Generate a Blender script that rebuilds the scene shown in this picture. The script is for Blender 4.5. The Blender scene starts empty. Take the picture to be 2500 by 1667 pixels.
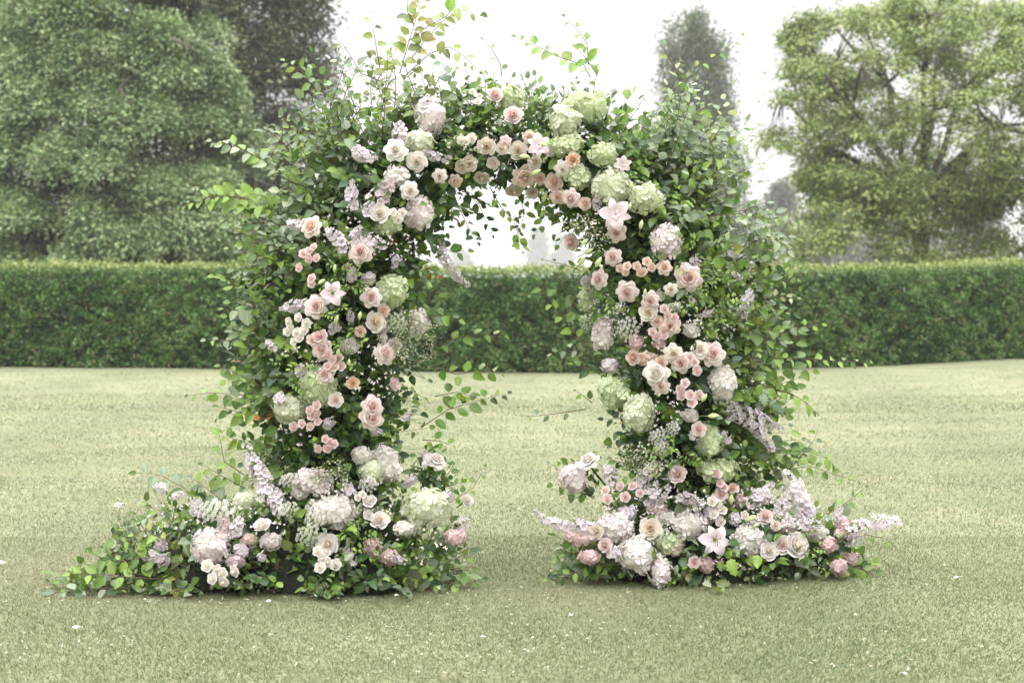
import bpy, math, random
import numpy as np
from mathutils import Vector, Matrix, noise
random.seed(7); rng = np.random.default_rng(11)
SC = bpy.context.scene; COL = SC.collection

# ---------------------------------------------------------------- camera
FPX, W0, H0 = 3472.2, 2500.0, 1667.0      # focal length in pixels of the 2500 px frame (50 mm lens)
EYE = 1.5
PITCH = math.atan((H0 / 2 - 731.0) / FPX)  # looks down a little: the horizon runs above the middle
cam_d = bpy.data.cameras.new('camera'); cam = bpy.data.objects.new('camera', cam_d); COL.objects.link(cam)
cam_d.sensor_width = 36.0; cam_d.lens = 50.0; cam_d.clip_end = 5000.0; cam_d.clip_start = 0.1
cam.location = (0, 0, EYE); cam.rotation_euler = (math.pi / 2 - PITCH, 0, 0)
cam_d.dof.use_dof = True; cam_d.dof.focus_distance = 7.45; cam_d.dof.aperture_fstop = 2.8
SC.camera = cam
# ---------------------------------------------------------------- sky and sun
world = bpy.data.worlds.new('World'); SC.world = world; world.use_nodes = True
nt = world.node_tree; nt.nodes.clear(); N = nt.nodes.new; LK = nt.links.new
SUN_EL, SUN_ROT = math.radians(52), math.radians(205)
sky = N('ShaderNodeTexSky'); sky.sky_type = 'NISHITA'; sky.sun_disc = False
sky.sun_elevation = SUN_EL; sky.sun_rotation = SUN_ROT
bg1 = N('ShaderNodeBackground'); bg1.inputs[1].default_value = 0.10; LK(sky.outputs[0], bg1.inputs[0])
tc = N('ShaderNodeTexCoord'); sep = N('ShaderNodeSeparateXYZ'); LK(tc.outputs['Generated'], sep.inputs[0])
mx = N('ShaderNodeMath'); mx.operation = 'MAXIMUM'; mx.inputs[1].default_value = 0.0; LK(sep.outputs[2], mx.inputs[0])
mul = N('ShaderNodeMath'); mul.operation = 'MULTIPLY_ADD'; mul.inputs[1].default_value = 4.5; mul.inputs[2].default_value = .60
sq = N('ShaderNodeMath'); sq.operation = 'MULTIPLY'; LK(mx.outputs[0], sq.inputs[0]); LK(mx.outputs[0], sq.inputs[1]); LK(sq.outputs[0], mul.inputs[0])           # overcast sky: the zenith is brighter than the horizon
cn = N('ShaderNodeTexNoise'); cn.inputs['Scale'].default_value = 2.5; cn.inputs['Detail'].default_value = 4
LK(tc.outputs['Generated'], cn.inputs['Vector'])
cr = N('ShaderNodeMapRange'); cr.inputs[3].default_value = 0.93; cr.inputs[4].default_value = 1.07; LK(cn.outputs[0], cr.inputs[0])
m2 = N('ShaderNodeMath'); m2.operation = 'MULTIPLY'; LK(mul.outputs[0], m2.inputs[0]); LK(cr.outputs[0], m2.inputs[1])
bg2 = N('ShaderNodeBackground'); bg2.inputs[0].default_value = (1.0, 0.962, 0.985, 1); LK(m2.outputs[0], bg2.inputs[1])
ms = N('ShaderNodeMixShader'); ms.inputs[0].default_value = 0.92
LK(bg1.outputs[0], ms.inputs[1]); LK(bg2.outputs[0], ms.inputs[2])
wo = N('ShaderNodeOutputWorld'); LK(ms.outputs[0], wo.inputs[0])
sl = bpy.data.lights.new('sun', 'SUN'); sl.energy = 0.9; sl.angle = math.radians(35); sl.color = (1.0, 0.97, 0.92)
sun = bpy.data.objects.new('sun', sl); COL.objects.link(sun)
sun.rotation_euler = Vector((-math.sin(SUN_ROT) * math.cos(SUN_EL), -math.cos(SUN_ROT) * math.cos(SUN_EL), -math.sin(SUN_EL))).to_track_quat('-Z', 'Y').to_euler()
vs = SC.view_settings; vs.view_transform = 'Standard'; vs.look = 'None'; vs.exposure = 0.62; vs.gamma = 1.0; vs.use_curve_mapping = False
cy = SC.cycles; cy.max_bounces = 6; cy.transparent_max_bounces = 6; cy.diffuse_bounces = 2; cy.glossy_bounces = 2
cy.transmission_bounces = 4; cy.volume_bounces = 1; cy.use_denoising = True; cy.denoising_prefilter = 'ACCURATE'; cy.caustics_reflective = False; cy.caustics_refractive = False

# ---------------------------------------------------------------- picking places in the world
CT, ST = math.cos(PITCH), math.sin(PITCH)
KD = 2500.0 / 2352.0                       # reading grid of 2352 x 1568
def ray(px, py):
    x = (px * KD - W0 / 2) / FPX; y = (H0 / 2 - py * KD) / FPX
    return Vector((x, CT + y * ST, -ST + y * CT))
def at(px, py, Y):
    r = ray(px, py); t = Y / r.y
    return Vector((r.x * t, Y, EYE + r.z * t))
def proj(P):                               # world points (n,3) to the reading grid
    x = P[:, 0]; y = P[:, 1]; z = P[:, 2] - EYE
    d = y * CT - z * ST; v = y * ST + z * CT
    return (W0 / 2 + FPX * x / d) / KD, (H0 / 2 - FPX * v / d) / KD, d

# ---------------------------------------------------------------- materials
def mat(name):
    m = bpy.data.materials.new(name); m.use_nodes = True; t = m.node_tree; t.nodes.clear()
    return m, t, t.nodes.new, t.links.new
def veg(name, trans=0.3, rough=0.45, spec=0.5, veins=False, back=None, tint=(1.0, 1.12, 0.55), coat=0.0, nvar=0.0, nscale=3.0):
    """leaf or petal surface: colour from the mesh, some light passing through, optional veins and paler underside"""
    m, t, n, l = mat(name)
    a = n('ShaderNodeAttribute'); a.attribute_name = 'Col'; c = a.outputs['Color']
    if back is not None:
        g = n('ShaderNodeNewGeometry'); mxx = n('ShaderNodeMix'); mxx.data_type = 'RGBA'
        f = n('ShaderNodeMath'); f.operation = 'MULTIPLY'; f.inputs[1].default_value = back[3]; l(g.outputs['Backfacing'], f.inputs[0])
        l(f.outputs[0], mxx.inputs[0]); l(c, mxx.inputs[6]); mxx.inputs[7].default_value = (*back[:3], 1); c = mxx.outputs[2]
    if veins:
        u = n('ShaderNodeAttribute'); u.attribute_name = 'leafuv'; s = n('ShaderNodeSeparateXYZ'); l(u.outputs['Vector'], s.inputs[0])
        ab = n('ShaderNodeMath'); ab.operation = 'ABSOLUTE'; l(s.outputs[0], ab.inputs[0])
        w = n('ShaderNodeMath'); w.operation = 'MULTIPLY_ADD'; w.inputs[1].default_value = -0.9; l(ab.outputs[0], w.inputs[0]); l(s.outputs[1], w.inputs[2])
        fr = n('ShaderNodeMath'); fr.operation = 'MULTIPLY'; fr.inputs[1].default_value = 52.0; l(w.outputs[0], fr.inputs[0])
        sn = n('ShaderNodeMath'); sn.operation = 'SINE'; l(fr.outputs[0], sn.inputs[0])
        mr = n('ShaderNodeMapRange'); mr.inputs[1].default_value = -0.2; mr.inputs[2].default_value = 1.0; mr.inputs[3].default_value = 0.88; mr.inputs[4].default_value = 1.22
        l(sn.outputs[0], mr.inputs[0])
        md = n('ShaderNodeMapRange'); md.inputs[1].default_value = 0.0; md.inputs[2].default_value = 0.035; md.inputs[3].default_value = 1.4; md.inputs[4].default_value = 1.0
        l(ab.outputs[0], md.inputs[0])
        pr = n('ShaderNodeMath'); pr.operation = 'MULTIPLY'; l(mr.outputs[0], pr.inputs[0]); l(md.outputs[0], pr.inputs[1])
        vm = n('ShaderNodeVectorMath'); vm.operation = 'SCALE'; l(c, vm.inputs[0]); l(pr.outputs[0], vm.inputs['Scale']); c = vm.outputs[0]
    if nvar:
        tcn = n('ShaderNodeTexCoord'); nn = n('ShaderNodeTexNoise'); nn.inputs['Scale'].default_value = nscale; nn.inputs['Detail'].default_value = 3
        l(tcn.outputs['Object'], nn.inputs['Vector'])
        q = n('ShaderNodeMapRange'); q.inputs[1].default_value = 0.3; q.inputs[2].default_value = 0.7; q.inputs[3].default_value = 1 - nvar; q.inputs[4].default_value = 1 + nvar
        l(nn.outputs[0], q.inputs[0])
        v2 = n('ShaderNodeVectorMath'); v2.operation = 'SCALE'; l(c, v2.inputs[0]); l(q.outputs[0], v2.inputs['Scale']); c = v2.outputs[0]
    p = n('ShaderNodeBsdfPrincipled'); l(c, p.inputs['Base Color']); p.inputs['Roughness'].default_value = rough
    p.inputs['Specular IOR Level'].default_value = spec; p.inputs['Coat Weight'].default_value = coat; p.inputs['Coat Roughness'].default_value = 0.2
    tr = n('ShaderNodeBsdfTranslucent')
    tm = n('ShaderNodeVectorMath'); tm.operation = 'MULTIPLY'; tm.inputs[1].default_value = tint; l(c, tm.inputs[0]); l(tm.outputs[0], tr.inputs[0])
    x = n('ShaderNodeMixShader'); x.inputs[0].default_value = trans; l(p.outputs[0], x.inputs[1]); l(tr.outputs[0], x.inputs[2])
    o = n('ShaderNodeOutputMaterial'); l(x.outputs[0], o.inputs[0]); return m
def plain(name, c1, c2, scale=8.0, rough=0.8, bump=0.0, stretch=(1, 1, 1)):
    m, t, n, l = mat(name)
    tcn = n('ShaderNodeTexCoord'); mp = n('ShaderNodeMapping'); mp.inputs['Scale'].default_value = stretch; l(tcn.outputs['Object'], mp.inputs[0])
    nn = n('ShaderNodeTexNoise'); nn.inputs['Scale'].default_value = scale; nn.inputs['Detail'].default_value = 6; l(mp.outputs[0], nn.inputs['Vector'])
    r = n('ShaderNodeValToRGB'); r.color_ramp.elements[0].color = (*c1, 1); r.color_ramp.elements[1].color = (*c2, 1)
    r.color_ramp.elements[0].position = .3; r.color_ramp.elements[1].position = .7; l(nn.outputs[0], r.inputs[0])
    p = n('ShaderNodeBsdfPrincipled'); l(r.outputs[0], p.inputs['Base Color']); p.inputs['Roughness'].default_value = rough
    if bump:
        b = n('ShaderNodeBump'); b.inputs['Strength'].default_value = bump; b.inputs['Distance'].default_value = .02; l(nn.outputs[0], b.inputs['Height']); l(b.outputs[0], p.inputs['Normal'])
    o = n('ShaderNodeOutputMaterial'); l(p.outputs[0], o.inputs[0]); return m
M_leaf = veg('wet_leaf', trans=0.30, rough=0.40, spec=0.42, veins=True, back=(0.20, 0.27, 0.14, 0.55))
M_small = veg('small_leaf', trans=0.28, rough=0.4, spec=0.5)
M_petal = veg('petal', trans=0.42, rough=0.55, spec=0.3, tint=(1.0, 0.95, 0.9))
M_tree = veg('tree_leaf', trans=0.22, rough=0.5, spec=0.22, nvar=0.12, nscale=0.6)
M_hedge = veg('hedge_leaf', trans=0.2, rough=0.42, spec=0.35)
M_grass = veg('grass_blade', trans=0.25, rough=0.55, spec=0.25, tint=(1, 1, .7))
M_stem = veg('green_stem', trans=0.0, rough=0.6, spec=0.3)
M_bark = plain('bark', (.055, .045, .035), (.13, .115, .09), 14, .9, .5, (1, 1, .2))
M_twig = plain('twig_bark', (.07, .035, .025), (.13, .075, .045), 30, .7)
M_core = plain('painted_gap_shade', (.004, .007, .003), (.014, .022, .009), 25, 1.0, 1.0)  # near black: shade of the deep gaps put into the colour
M_metal = plain('painted_steel', (.012, .016, .012), (.03, .035, .028), 12, .5)
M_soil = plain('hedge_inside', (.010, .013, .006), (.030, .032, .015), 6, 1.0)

# ---------------------------------------------------------------- mesh helpers
def mesh(name, V, F, C=None, UV=None, m=None, smooth=False):
    V = np.asarray(V, dtype=np.float32); F = np.asarray(F, dtype=np.int32)
    me = bpy.data.meshes.new(name); k = F.shape[1]
    me.vertices.add(len(V)); me.vertices.foreach_set('co', V.ravel())
    me.loops.add(F.size); me.loops.foreach_set('vertex_index', F.ravel())
    me.polygons.add(len(F)); me.polygons.foreach_set('loop_start', np.arange(0, F.size, k, dtype=np.int32))
    me.polygons.foreach_set('loop_total', np.full(len(F), k, dtype=np.int32))
    if smooth: me.polygons.foreach_set('use_smooth', np.ones(len(F), dtype=bool))
    me.update(calc_edges=True)
    if C is not None:
        C = np.asarray(C, dtype=np.float32); c4 = np.ones((len(V), 4), dtype=np.float32); c4[:, :3] = C
        a = me.color_attributes.new('Col', 'FLOAT_COLOR', 'POINT'); a.data.foreach_set('color', c4.ravel())
    if UV is not None:
        a = me.attributes.new('leafuv', 'FLOAT_VECTOR', 'POINT'); a.data.foreach_set('vector', np.asarray(UV, dtype=np.float32).ravel())
    if m: me.materials.append(m)
    return me
def link(name, me, parent=None, **kw):
    o = bpy.data.objects.new(name, me); COL.objects.link(o)
    if parent: o.parent = parent
    for k, v in kw.items(): o[k] = v
    return o
def thing(name, label, cat, loc=(0, 0, 0), group=None):
    o = bpy.data.objects.new(name, None); COL.objects.link(o); o.location = loc; o.empty_display_size = .05
    o['label'] = label; o['category'] = cat
    if group: o['group'] = group
    return o
class Tubes:
    """round stems, each a tapering tube along a polyline, gathered in one mesh"""
    def __init__(s): s.V = []; s.F = []; s.C = []; s.n = 0
    def add(s, pts, r0, r1, col=(.1, .06, .04), k=4):
        pts = [Vector(p) for p in pts]; m = len(pts)
        if m < 2: return
        ref = Vector((.3, .9, .2)).normalized(); start = s.n
        for i, p in enumerate(pts):
            tdir = (pts[min(i + 1, m - 1)] - pts[max(i - 1, 0)]).normalized()
            a = tdir.cross(ref)
            if a.length < .1: a = tdir.cross(Vector((1, 0, 0)))
            a.normalize(); b = tdir.cross(a); r = r0 + (r1 - r0) * i / (m - 1)
            for j in range(k):
                w = 2 * math.pi * j / k; q = p + a * (r * math.cos(w)) + b * (r * math.sin(w)); s.V.append(tuple(q)); s.C.append(col)
        for i in range(m - 1):
            for j in range(k):
                s.F.append((start + i * k + j, start + i * k + (j + 1) % k, start + (i + 1) * k + (j + 1) % k, start + (i + 1) * k + j))
        s.n += m * k
    def build(s, name, m, origin=(0, 0, 0)):
        return mesh(name, np.array(s.V) - np.array(origin), s.F, s.C, None, m, True)
def leaf_template(npair=5, width=.62, serr=.0, fold=.10, curl=.16, tipp=1.0, lobes=False, wave=0.0):
    """one leaf, unit length along +Y, face +Z, creased along the midrib"""
    ts = np.linspace(0, 1, npair + 2); V = []; UV = []; mid = []
    for i, t in enumerate(ts): mid.append(len(V)); V.append((0, t, -curl * t * t)); UV.append((0, t, 0))
    L = [0]; Rr = [0]
    for i, t in enumerate(ts[1:-1]):
        w = width * .5 * (math.sin(math.pi * t ** .72) ** .8) * tipp
        if lobes: w *= 1.0 if i % 2 == 0 else .55
        w *= 1 + serr * (1 if i % 2 else -1)
        for sgn, lst in ((-1, L), (1, Rr)):
            lst.append(len(V)); V.append((sgn * w, t + .04, fold * w / (width * .5) - curl * t * t + wave * math.sin(t * 9 + sgn))); UV.append((sgn * w, t, 0))
    e = len(ts) - 1; L.append(mid[e]); Rr.append(mid[e]); F = []
    for i in range(e):
        for side, lst in ((0, L), (1, Rr)):
            a, b = mid[i], mid[i + 1]; c = lst[i + 1]; d = lst[i]
            q = [a, b, c] if i == 0 else ([a, b, d] if i == e - 1 else None)
            tri = [q] if q else [[a, b, c], [a, c, d]]
            for x in tri: F.append(x if side == 0 else x[::-1])
    return np.array(V), np.array(F), np.array(UV)
KITE = (np.array([(0, 0, 0), (-.3, .5, .06), (0, 1, -.12), (.3, .5, .06), (0, .45, -.02)], dtype=float), np.array([(0, 4, 1), (1, 4, 2), (4, 3, 2), (0, 3, 4)]), None)
DIA = (np.array([(0, 0, 0), (-.32, .5, .05), (0, 1, -.1), (.32, .5, .05)], dtype=float), np.array([(0, 2, 1), (0, 3, 2)]), None)
def frames(D, Nn):
    D = D / np.linalg.norm(D, axis=1, keepdims=True)
    Nn = Nn - (Nn * D).sum(1, keepdims=True) * D; Nn /= np.linalg.norm(Nn, axis=1, keepdims=True) + 1e-9
    X = np.cross(D, Nn); return np.stack([X, D, Nn], axis=2)        # columns x, y, z
def scatter_mesh(name, tmpl, P, D, Nn, S, C, m, widths=None, tipcol=None, smooth=False, origin=None, curl=False):
    """all leaves of a mass in one mesh: template placed at P along D facing Nn, sized S, coloured C"""
    TV, TF, TU = tmpl; n = len(P); k = len(TV); R = frames(np.asarray(D, float), np.asarray(Nn, float))
    loc = np.broadcast_to(TV, (n, k, 3)).copy()
    if widths is not None: loc[:, :, 0] *= np.asarray(widths)[:, None]
    if curl:                               # every leaf cups, rolls and twists a little differently
        loc[:, :, 2] += rng.normal(size=(n, 1)) * .16 * loc[:, :, 1] ** 2 + rng.normal(size=(n, 1)) * .35 * np.abs(loc[:, :, 0]) + rng.normal(size=(n, 1)) * .30 * loc[:, :, 0] * loc[:, :, 1]
        loc[:, :, 0] += rng.normal(size=(n, 1)) * .10 * loc[:, :, 1] ** 2
    V = np.einsum('nij,nkj->nki', R, loc) * np.asarray(S)[:, None, None] + np.asarray(P)[:, None, :]
    if origin is not None: V = V - np.array(origin)
    F = TF[None] + (np.arange(n) * k)[:, None, None]
    CC = np.repeat(np.asarray(C, float)[:, None, :], k, axis=1)
    if tipcol is not None:
        w = TV[:, 1][None, :, None]; CC = CC * (1 - w * .5) + np.asarray(tipcol)[None, None, :] * w * .5
    UV = np.tile(TU, (n, 1)) if TU is not None else None
    return mesh(name, V.reshape(-1, 3), F.reshape(-1, 3), CC.reshape(-1, 3), UV, m, smooth)
def rnd(n): 
    v = rng.normal(size=(n, 3)); return v / np.linalg.norm(v, axis=1, keepdims=True)
def mixcol(pal, n, jitter=.15, w=None):
    pal = np.array(pal); i = rng.choice(len(pal), n, p=w); return pal[i] * (1 + rng.normal(size=(n, 1)) * jitter).clip(.5, 1.6)

# ---------------------------------------------------------------- lawn
def sstep(a, b, x): t = np.clip((x - a) / (b - a), 0, 1); return t * t * (3 - 2 * t)
def ground(x, y):
    h = np.interp(x, [-40, -11, -6, 0, 4, 8, 11.5, 40], [.07, .07, .035, -.05, -.05, .05, .15, .2])
    return h * sstep(12, 29, y) + .010 * np.sin(x * 1.3 + y * .7) * np.sin(y * 1.1 - x * .5)
xs = np.concatenate([np.linspace(-900, -45, 10), np.linspace(-40, 40, 121), np.linspace(45, 900, 10)])
ys = np.concatenate([np.linspace(-60, 1, 8), np.linspace(2, 42, 110), np.linspace(46, 1500, 14)])
XX, YY = np.meshgrid(xs, ys); ZZ = ground(XX, YY) - .004
V = np.stack([XX, YY, ZZ], 2).reshape(-1, 3); nx, ny = len(xs), len(ys)
ii = np.arange(ny - 1)[:, None] * nx + np.arange(nx - 1)[None]
F = np.stack([ii, ii + 1, ii + nx + 1, ii + nx], 2).reshape(-1, 4)
m, t, n, l = mat('mown_lawn')
tcn = n('ShaderNodeTexCoord')
na = n('ShaderNodeTexNoise'); na.inputs['Scale'].default_value = 1.1; na.inputs['Detail'].default_value = 8; na.inputs['Roughness'].default_value = .7; l(tcn.outputs['Object'], na.inputs['Vector'])
ra = n('ShaderNodeValToRGB'); e = ra.color_ramp.elements; e[0].position = .36; e[0].color = (.152, .174, .094, 1); e[1].position = .66; e[1].color = (.215, .222, .130, 1)
l(na.outputs[0], ra.inputs[0])
mp = n('ShaderNodeMapping'); mp.inputs['Rotation'].default_value = (0, 0, math.radians(58)); mp.inputs['Scale'].default_value = (.17, .012, 1); l(tcn.outputs['Object'], mp.inputs[0])
wv = n('ShaderNodeTexWave'); wv.inputs['Scale'].default_value = 1.0; wv.inputs['Distortion'].default_value = .35; l(mp.outputs[0], wv.inputs['Vector'])
mr = n('ShaderNodeMapRange'); mr.inputs[3].default_value = .91; mr.inputs[4].default_value = 1.06; l(wv.outputs[0], mr.inputs[0])
nb = n('ShaderNodeTexNoise'); nb.inputs['Scale'].default_value = 60; nb.inputs['Detail'].default_value = 4; l(tcn.outputs['Object'], nb.inputs['Vector'])
m3 = n('ShaderNodeMapRange'); m3.inputs[1].default_value = .3; m3.inputs[2].default_value = .7; m3.inputs[3].default_value = .75; m3.inputs[4].default_value = 1.25; l(nb.outputs[0], m3.inputs[0])
mm = n('ShaderNodeMath'); mm.operation = 'MULTIPLY'; l(mr.outputs[0], mm.inputs[0]); l(m3.outputs[0], mm.inputs[1])
vm = n('ShaderNodeVectorMath'); vm.operation = 'SCALE'; l(ra.outputs[0], vm.inputs[0]); l(mm.outputs[0], vm.inputs['Scale'])
p = n('ShaderNodeBsdfPrincipled'); p.inputs['Roughness'].default_value = .9; p.inputs['Specular IOR Level'].default_value = .15; l(vm.outputs[0], p.inputs['Base Color'])
bp = n('ShaderNodeBump'); bp.inputs['Strength'].default_value = .6; bp.inputs['Distance'].default_value = .02; l(nb.outputs[0], bp.inputs['Height']); l(bp.outputs[0], p.inputs['Normal'])
o = n('ShaderNodeOutputMaterial'); l(p.outputs[0], o.inputs[0]); M_lawn = m
lawn = link('lawn', mesh('lawn', V, F, None, None, M_lawn, True), kind='structure')

def field(x, y, s, k=0.0):                 # smooth patchiness in 0..1
    return .5 + .5 * np.sin(x * s + 1.7 * np.sin(y * s * .6 + k)) * np.sin(y * s * .9 + 1.3 * np.sin(x * s * .7 + k * 2))
def blades(n, y0, y1, hmin, hmax, w, pw=1.0):
    y = y0 + (y1 - y0) * rng.random(n) ** pw; x = (rng.random(n) * 2 - 1) * (.385 * y + .4)
    P = np.stack([x, y, ground(x, y) - .004], 1)
    D = np.stack([rng.normal(size=n) * .8 + .10, rng.normal(size=n) * .8, np.ones(n) * .8], 1)
    Nn = np.stack([rng.normal(size=n) * .6, -np.ones(n) * .6, 1.1 * np.ones(n)], 1)
    S = hmin + (hmax - hmin) * rng.random(n) ** 1.5
    f = field(x, y, .55, 1.0) * .5 + field(x, y, 2.1, 4.0) * .5
    pal = np.array([(.113, .154, .060), (.142, .178, .078), (.174, .196, .098), (.215, .216, .125), (.29, .262, .178)])
    q = np.clip(((f - .5) * 4.2 + rng.normal(size=n) * .55 + 1.75), 0, 3.999).astype(int) + (rng.random(n) < .1)
    mow = .19 * np.tanh(3 * np.sin(np.hypot(x * .85 - 1.0, y) * 2 * math.pi / 2.1 + .6 * np.sin(x * .4)))[:, None] * sstep(7, 11, y)[:, None]
    C = pal[np.clip(q, 0, 4)] * (1 + .15 * rng.normal(size=(n, 1)) + mow - .07 * sstep(9, 16, y)[:, None]).clip(.6, 1.4)
    return P, D, Nn, S, C, w / S
BL = (np.array([(-.5, 0, 0), (.5, 0, 0), (.32, .6, .0), (-.32, .6, .0), (0, 1, .10)], dtype=float), np.array([(0, 1, 2), (0, 2, 3), (3, 2, 4)]), None)
A = [blades(200000, 5.0, 9.0, .009, .026, .0038), blades(100000, 9.0, 14.5, .012, .032, .0044), blades(40000, 14.5, 22, .014, .036, .008), blades(16000, 19, 29.5, .02, .04, .012, 1.6)]
P, D, Nn, S, C, Wd = [np.concatenate(q) for q in zip(*A)]
link('grass', scatter_mesh('grass', BL, P, D, Nn, S, C, M_grass, widths=Wd), kind='stuff', label='short mown grass with dry straw-coloured blades')
# clover heads and shed petals, far too many to count
n = 4200; y = 5.6 + 20 * rng.random(n) ** 1.1; x = (rng.random(n) * 2 - 1) * .385 * y
k = (field(x, y, .9, 2.0) * .6 + field(x, y, 3.1, .4) * .4 > .56) | (rng.random(n) < .22); x, y = x[k], y[k]; n = len(x)
P = np.stack([x, y, ground(x, y) + .012 + .015 * rng.random(n)], 1)
link('clover_flowers', scatter_mesh('clover', KITE, np.repeat(P, 3, 0), rnd(n * 3) * [1, 1, .4], rnd(n * 3) * .5 + [0, 0, 1], .006 + .009 * rng.random(n * 3), mixcol([(.72, .68, .60), (.60, .52, .45), (.55, .56, .4)], n * 3), M_petal),
     kind='stuff', label='white clover heads and petal crumbs scattered over the lawn')
# ---------------------------------------------------------------- hedge
hx = np.array([-40, -11.5, -5, 0, 4, 8, 11.5, 40]); hy = np.array([30, 30, 30, 29.9, 30.1, 31.0, 32.3, 38]); ht = np.array([2.32, 2.31, 2.26, 2.19, 2.19, 2.27, 2.40, 2.45]) - .13
HL = thing('clipped_hedge', 'long clipped beech hedge, dark green below pale fresh shoots, closing off the lawn', 'hedge', (0, 30, 0))
def noise2(x, z): return np.clip(np.sin(x * 7.3 + 2.1 * np.sin(z * 5.3)) * np.sin(z * 9.1 + 1.9 * np.sin(x * 4.7 + z * 3)) * 1.4 - .35, 0, 1)
def hedge_pts(n, top=False):
    x = (rng.random(n) * 2 - 1) * 15.5; Y = np.interp(x, hx, hy); T = np.interp(x, hx, ht); G = ground(x, Y)
    if top: dep = rng.random(n) * 1.1; z = T + rng.normal(size=n) * .035 + .025 * np.sin(x * 1.9 + np.sin(x * 4.3)); y = Y + dep
    else:
        z = G + (T - G) * rng.random(n) ** .95; bump = .05 * np.sin(x * 2.3 + z * 1.7) + .04 * np.sin(x * 5.1 - z * 6) + .03 * np.sin(x * 11 + z * 9)
        hole = noise2(x, z); y = Y + bump * 1.3 + rng.random(n) * .16 + hole * .22
    return np.stack([x, y, z], 1), T
n = 130000; P, T = hedge_pts(n); D = rnd(n) * .7 + [0, -.25, .1]; Nn = rnd(n) * 1.0 + [0, -1, .55]
f = field(P[:, 0], P[:, 2] * 1.6, 1.3, 3.0) * .5 + field(P[:, 0] + 9, P[:, 2] * 2, 3.7, 1.0) * .5 + rng.normal(size=n) * .22
pal = np.array([(.036, .088, .018), (.062, .148, .030), (.100, .205, .045), (.150, .220, .066), (.19, .17, .075)])
q = np.clip(f * 3.6, 0, 3.99).astype(int); brown = rng.random(n) < .04 + .05 * (P[:, 2] < 1.3); q[brown] = 4
C = pal[q] * (1 + rng.normal(size=(n, 1)) * .2).clip(.5, 1.7)
Cd = (P[:, 2] > T - .10); C[Cd] = C[Cd] * .8 + np.array((.17, .22, .06)) * .2
n2 = 16000; P2, T2 = hedge_pts(n2, True); P2[:, 2] += np.abs(rng.normal(size=n2)) * .05
D2 = rnd(n2) * .6 + [0, 0, .8]; N2 = rnd(n2) + [0, -.6, .8]; C2 = mixcol([(.22, .28, .08), (.30, .34, .12), (.14, .21, .055)], n2)
S = np.concatenate([.05 + .045 * rng.random(n), .04 + .05 * rng.random(n2)])
link('foliage', scatter_mesh('hedge_foliage', DIA, np.concatenate([P, P2]), np.concatenate([D, D2]), np.concatenate([Nn, N2]), S, np.concatenate([C, C2]), M_hedge, origin=(0, 30, 0)), HL, kind='stuff')
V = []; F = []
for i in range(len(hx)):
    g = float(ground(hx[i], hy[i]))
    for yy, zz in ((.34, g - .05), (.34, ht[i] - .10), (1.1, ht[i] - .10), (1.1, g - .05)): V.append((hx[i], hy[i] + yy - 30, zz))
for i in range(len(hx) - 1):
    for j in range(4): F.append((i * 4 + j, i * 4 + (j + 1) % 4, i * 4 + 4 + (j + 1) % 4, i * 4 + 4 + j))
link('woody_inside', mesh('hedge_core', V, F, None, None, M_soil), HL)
# ---------------------------------------------------------------- trees
def crown_leaves(name, parent, lobes, nper, lsize, pal, wts, rclump=.45, nl=30, fill=.25, m=None, droop=.3, top=False, squash=.55):
    """lobes: list of (centre, radii, weight). Leaves sit in clumps on the outer shell of each lobe."""
    Cc = []
    for c, r, w in lobes:
        k = max(3, int(nper * w)); d = rnd(k); d[:, 1] = np.where(rng.random(k) < .75, -np.abs(d[:, 1]), d[:, 1])
        d[:, 2] = np.where(top & (d[:, 2] < -.25), -d[:, 2], d[:, 2]); rad = 1 - fill * rng.random(k) ** 1.5; Cc.append(np.array(c) + d * np.array(r) * rad[:, None])
    Cc = np.concatenate(Cc); nc = len(Cc)
    off = rng.normal(size=(nc, nl, 3)) * [rclump, rclump, rclump * squash] * .6
    P = (Cc[:, None] + off).reshape(-1, 3); n = len(P)
    out = off.reshape(-1, 3) + 1e-6; out = out / np.linalg.norm(out, axis=1, keepdims=True)
    D = out + rnd(n) * .6 + [0, -.15, -droop]; Nn = out * .5 + rnd(n) * .55 + [0, -.4, .9]
    base = np.repeat(mixcol(pal, nc, .12, wts), nl, 0); C = base * (1 + rng.normal(size=(n, 1)) * .16).clip(.5, 1.6)
    S = lsize * (.6 + .8 * rng.random(n))
    me = scatter_mesh(name, DIA, P, D, Nn, S, C, m or M_tree, origin=parent.location)
    return link('crown', me, parent, kind='stuff')
def skeleton(base, fork, l1, l2, ends, r0, parent):
    tb = Tubes(); b = Vector(base); f = Vector(fork); tb.add([b, b.lerp(f, .5) + Vector((.08, 0, 0)), f], r0, r0 * .75, k=8)
    link('trunk', tb.build('trunk', M_bark, parent.location), parent); tb = Tubes()
    def bend(a, c, s):
        a, c = Vector(a), Vector(c); mid = a.lerp(c, .5) + Vector((0, 0, s * (c - a).length)) + Vector(tuple(rng.normal(size=3) * .04 * (c - a).length)); return [a, a.lerp(mid, .55), mid, mid.lerp(c, .55), c]
    l1 = np.array(l1); l2 = np.array(l2)
    for p in l1: tb.add(bend(fork, p, -.08), r0 * .42, r0 * .26, k=5)
    for p in l2:
        j = np.argmin(((l1 - p) ** 2).sum(1)); tb.add(bend(l1[j], p, -.05), r0 * .22, r0 * .10, k=4)
    for p in ends:
        j = np.argmin(((l2 - p) ** 2).sum(1)); tb.add(bend(l2[j], p, .05), r0 * .07, r0 * .025, k=3)
    link('branches', tb.build('branches', M_bark, parent.location), parent, kind='stuff')
def ell(px, py, D, rx, ry, rd):            # an ellipsoid read off the grid at distance D; rx, ry in grid px
    s = KD * D / FPX; return tuple(at(px, py, D)), (rx * s, rd, ry * s)
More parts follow.
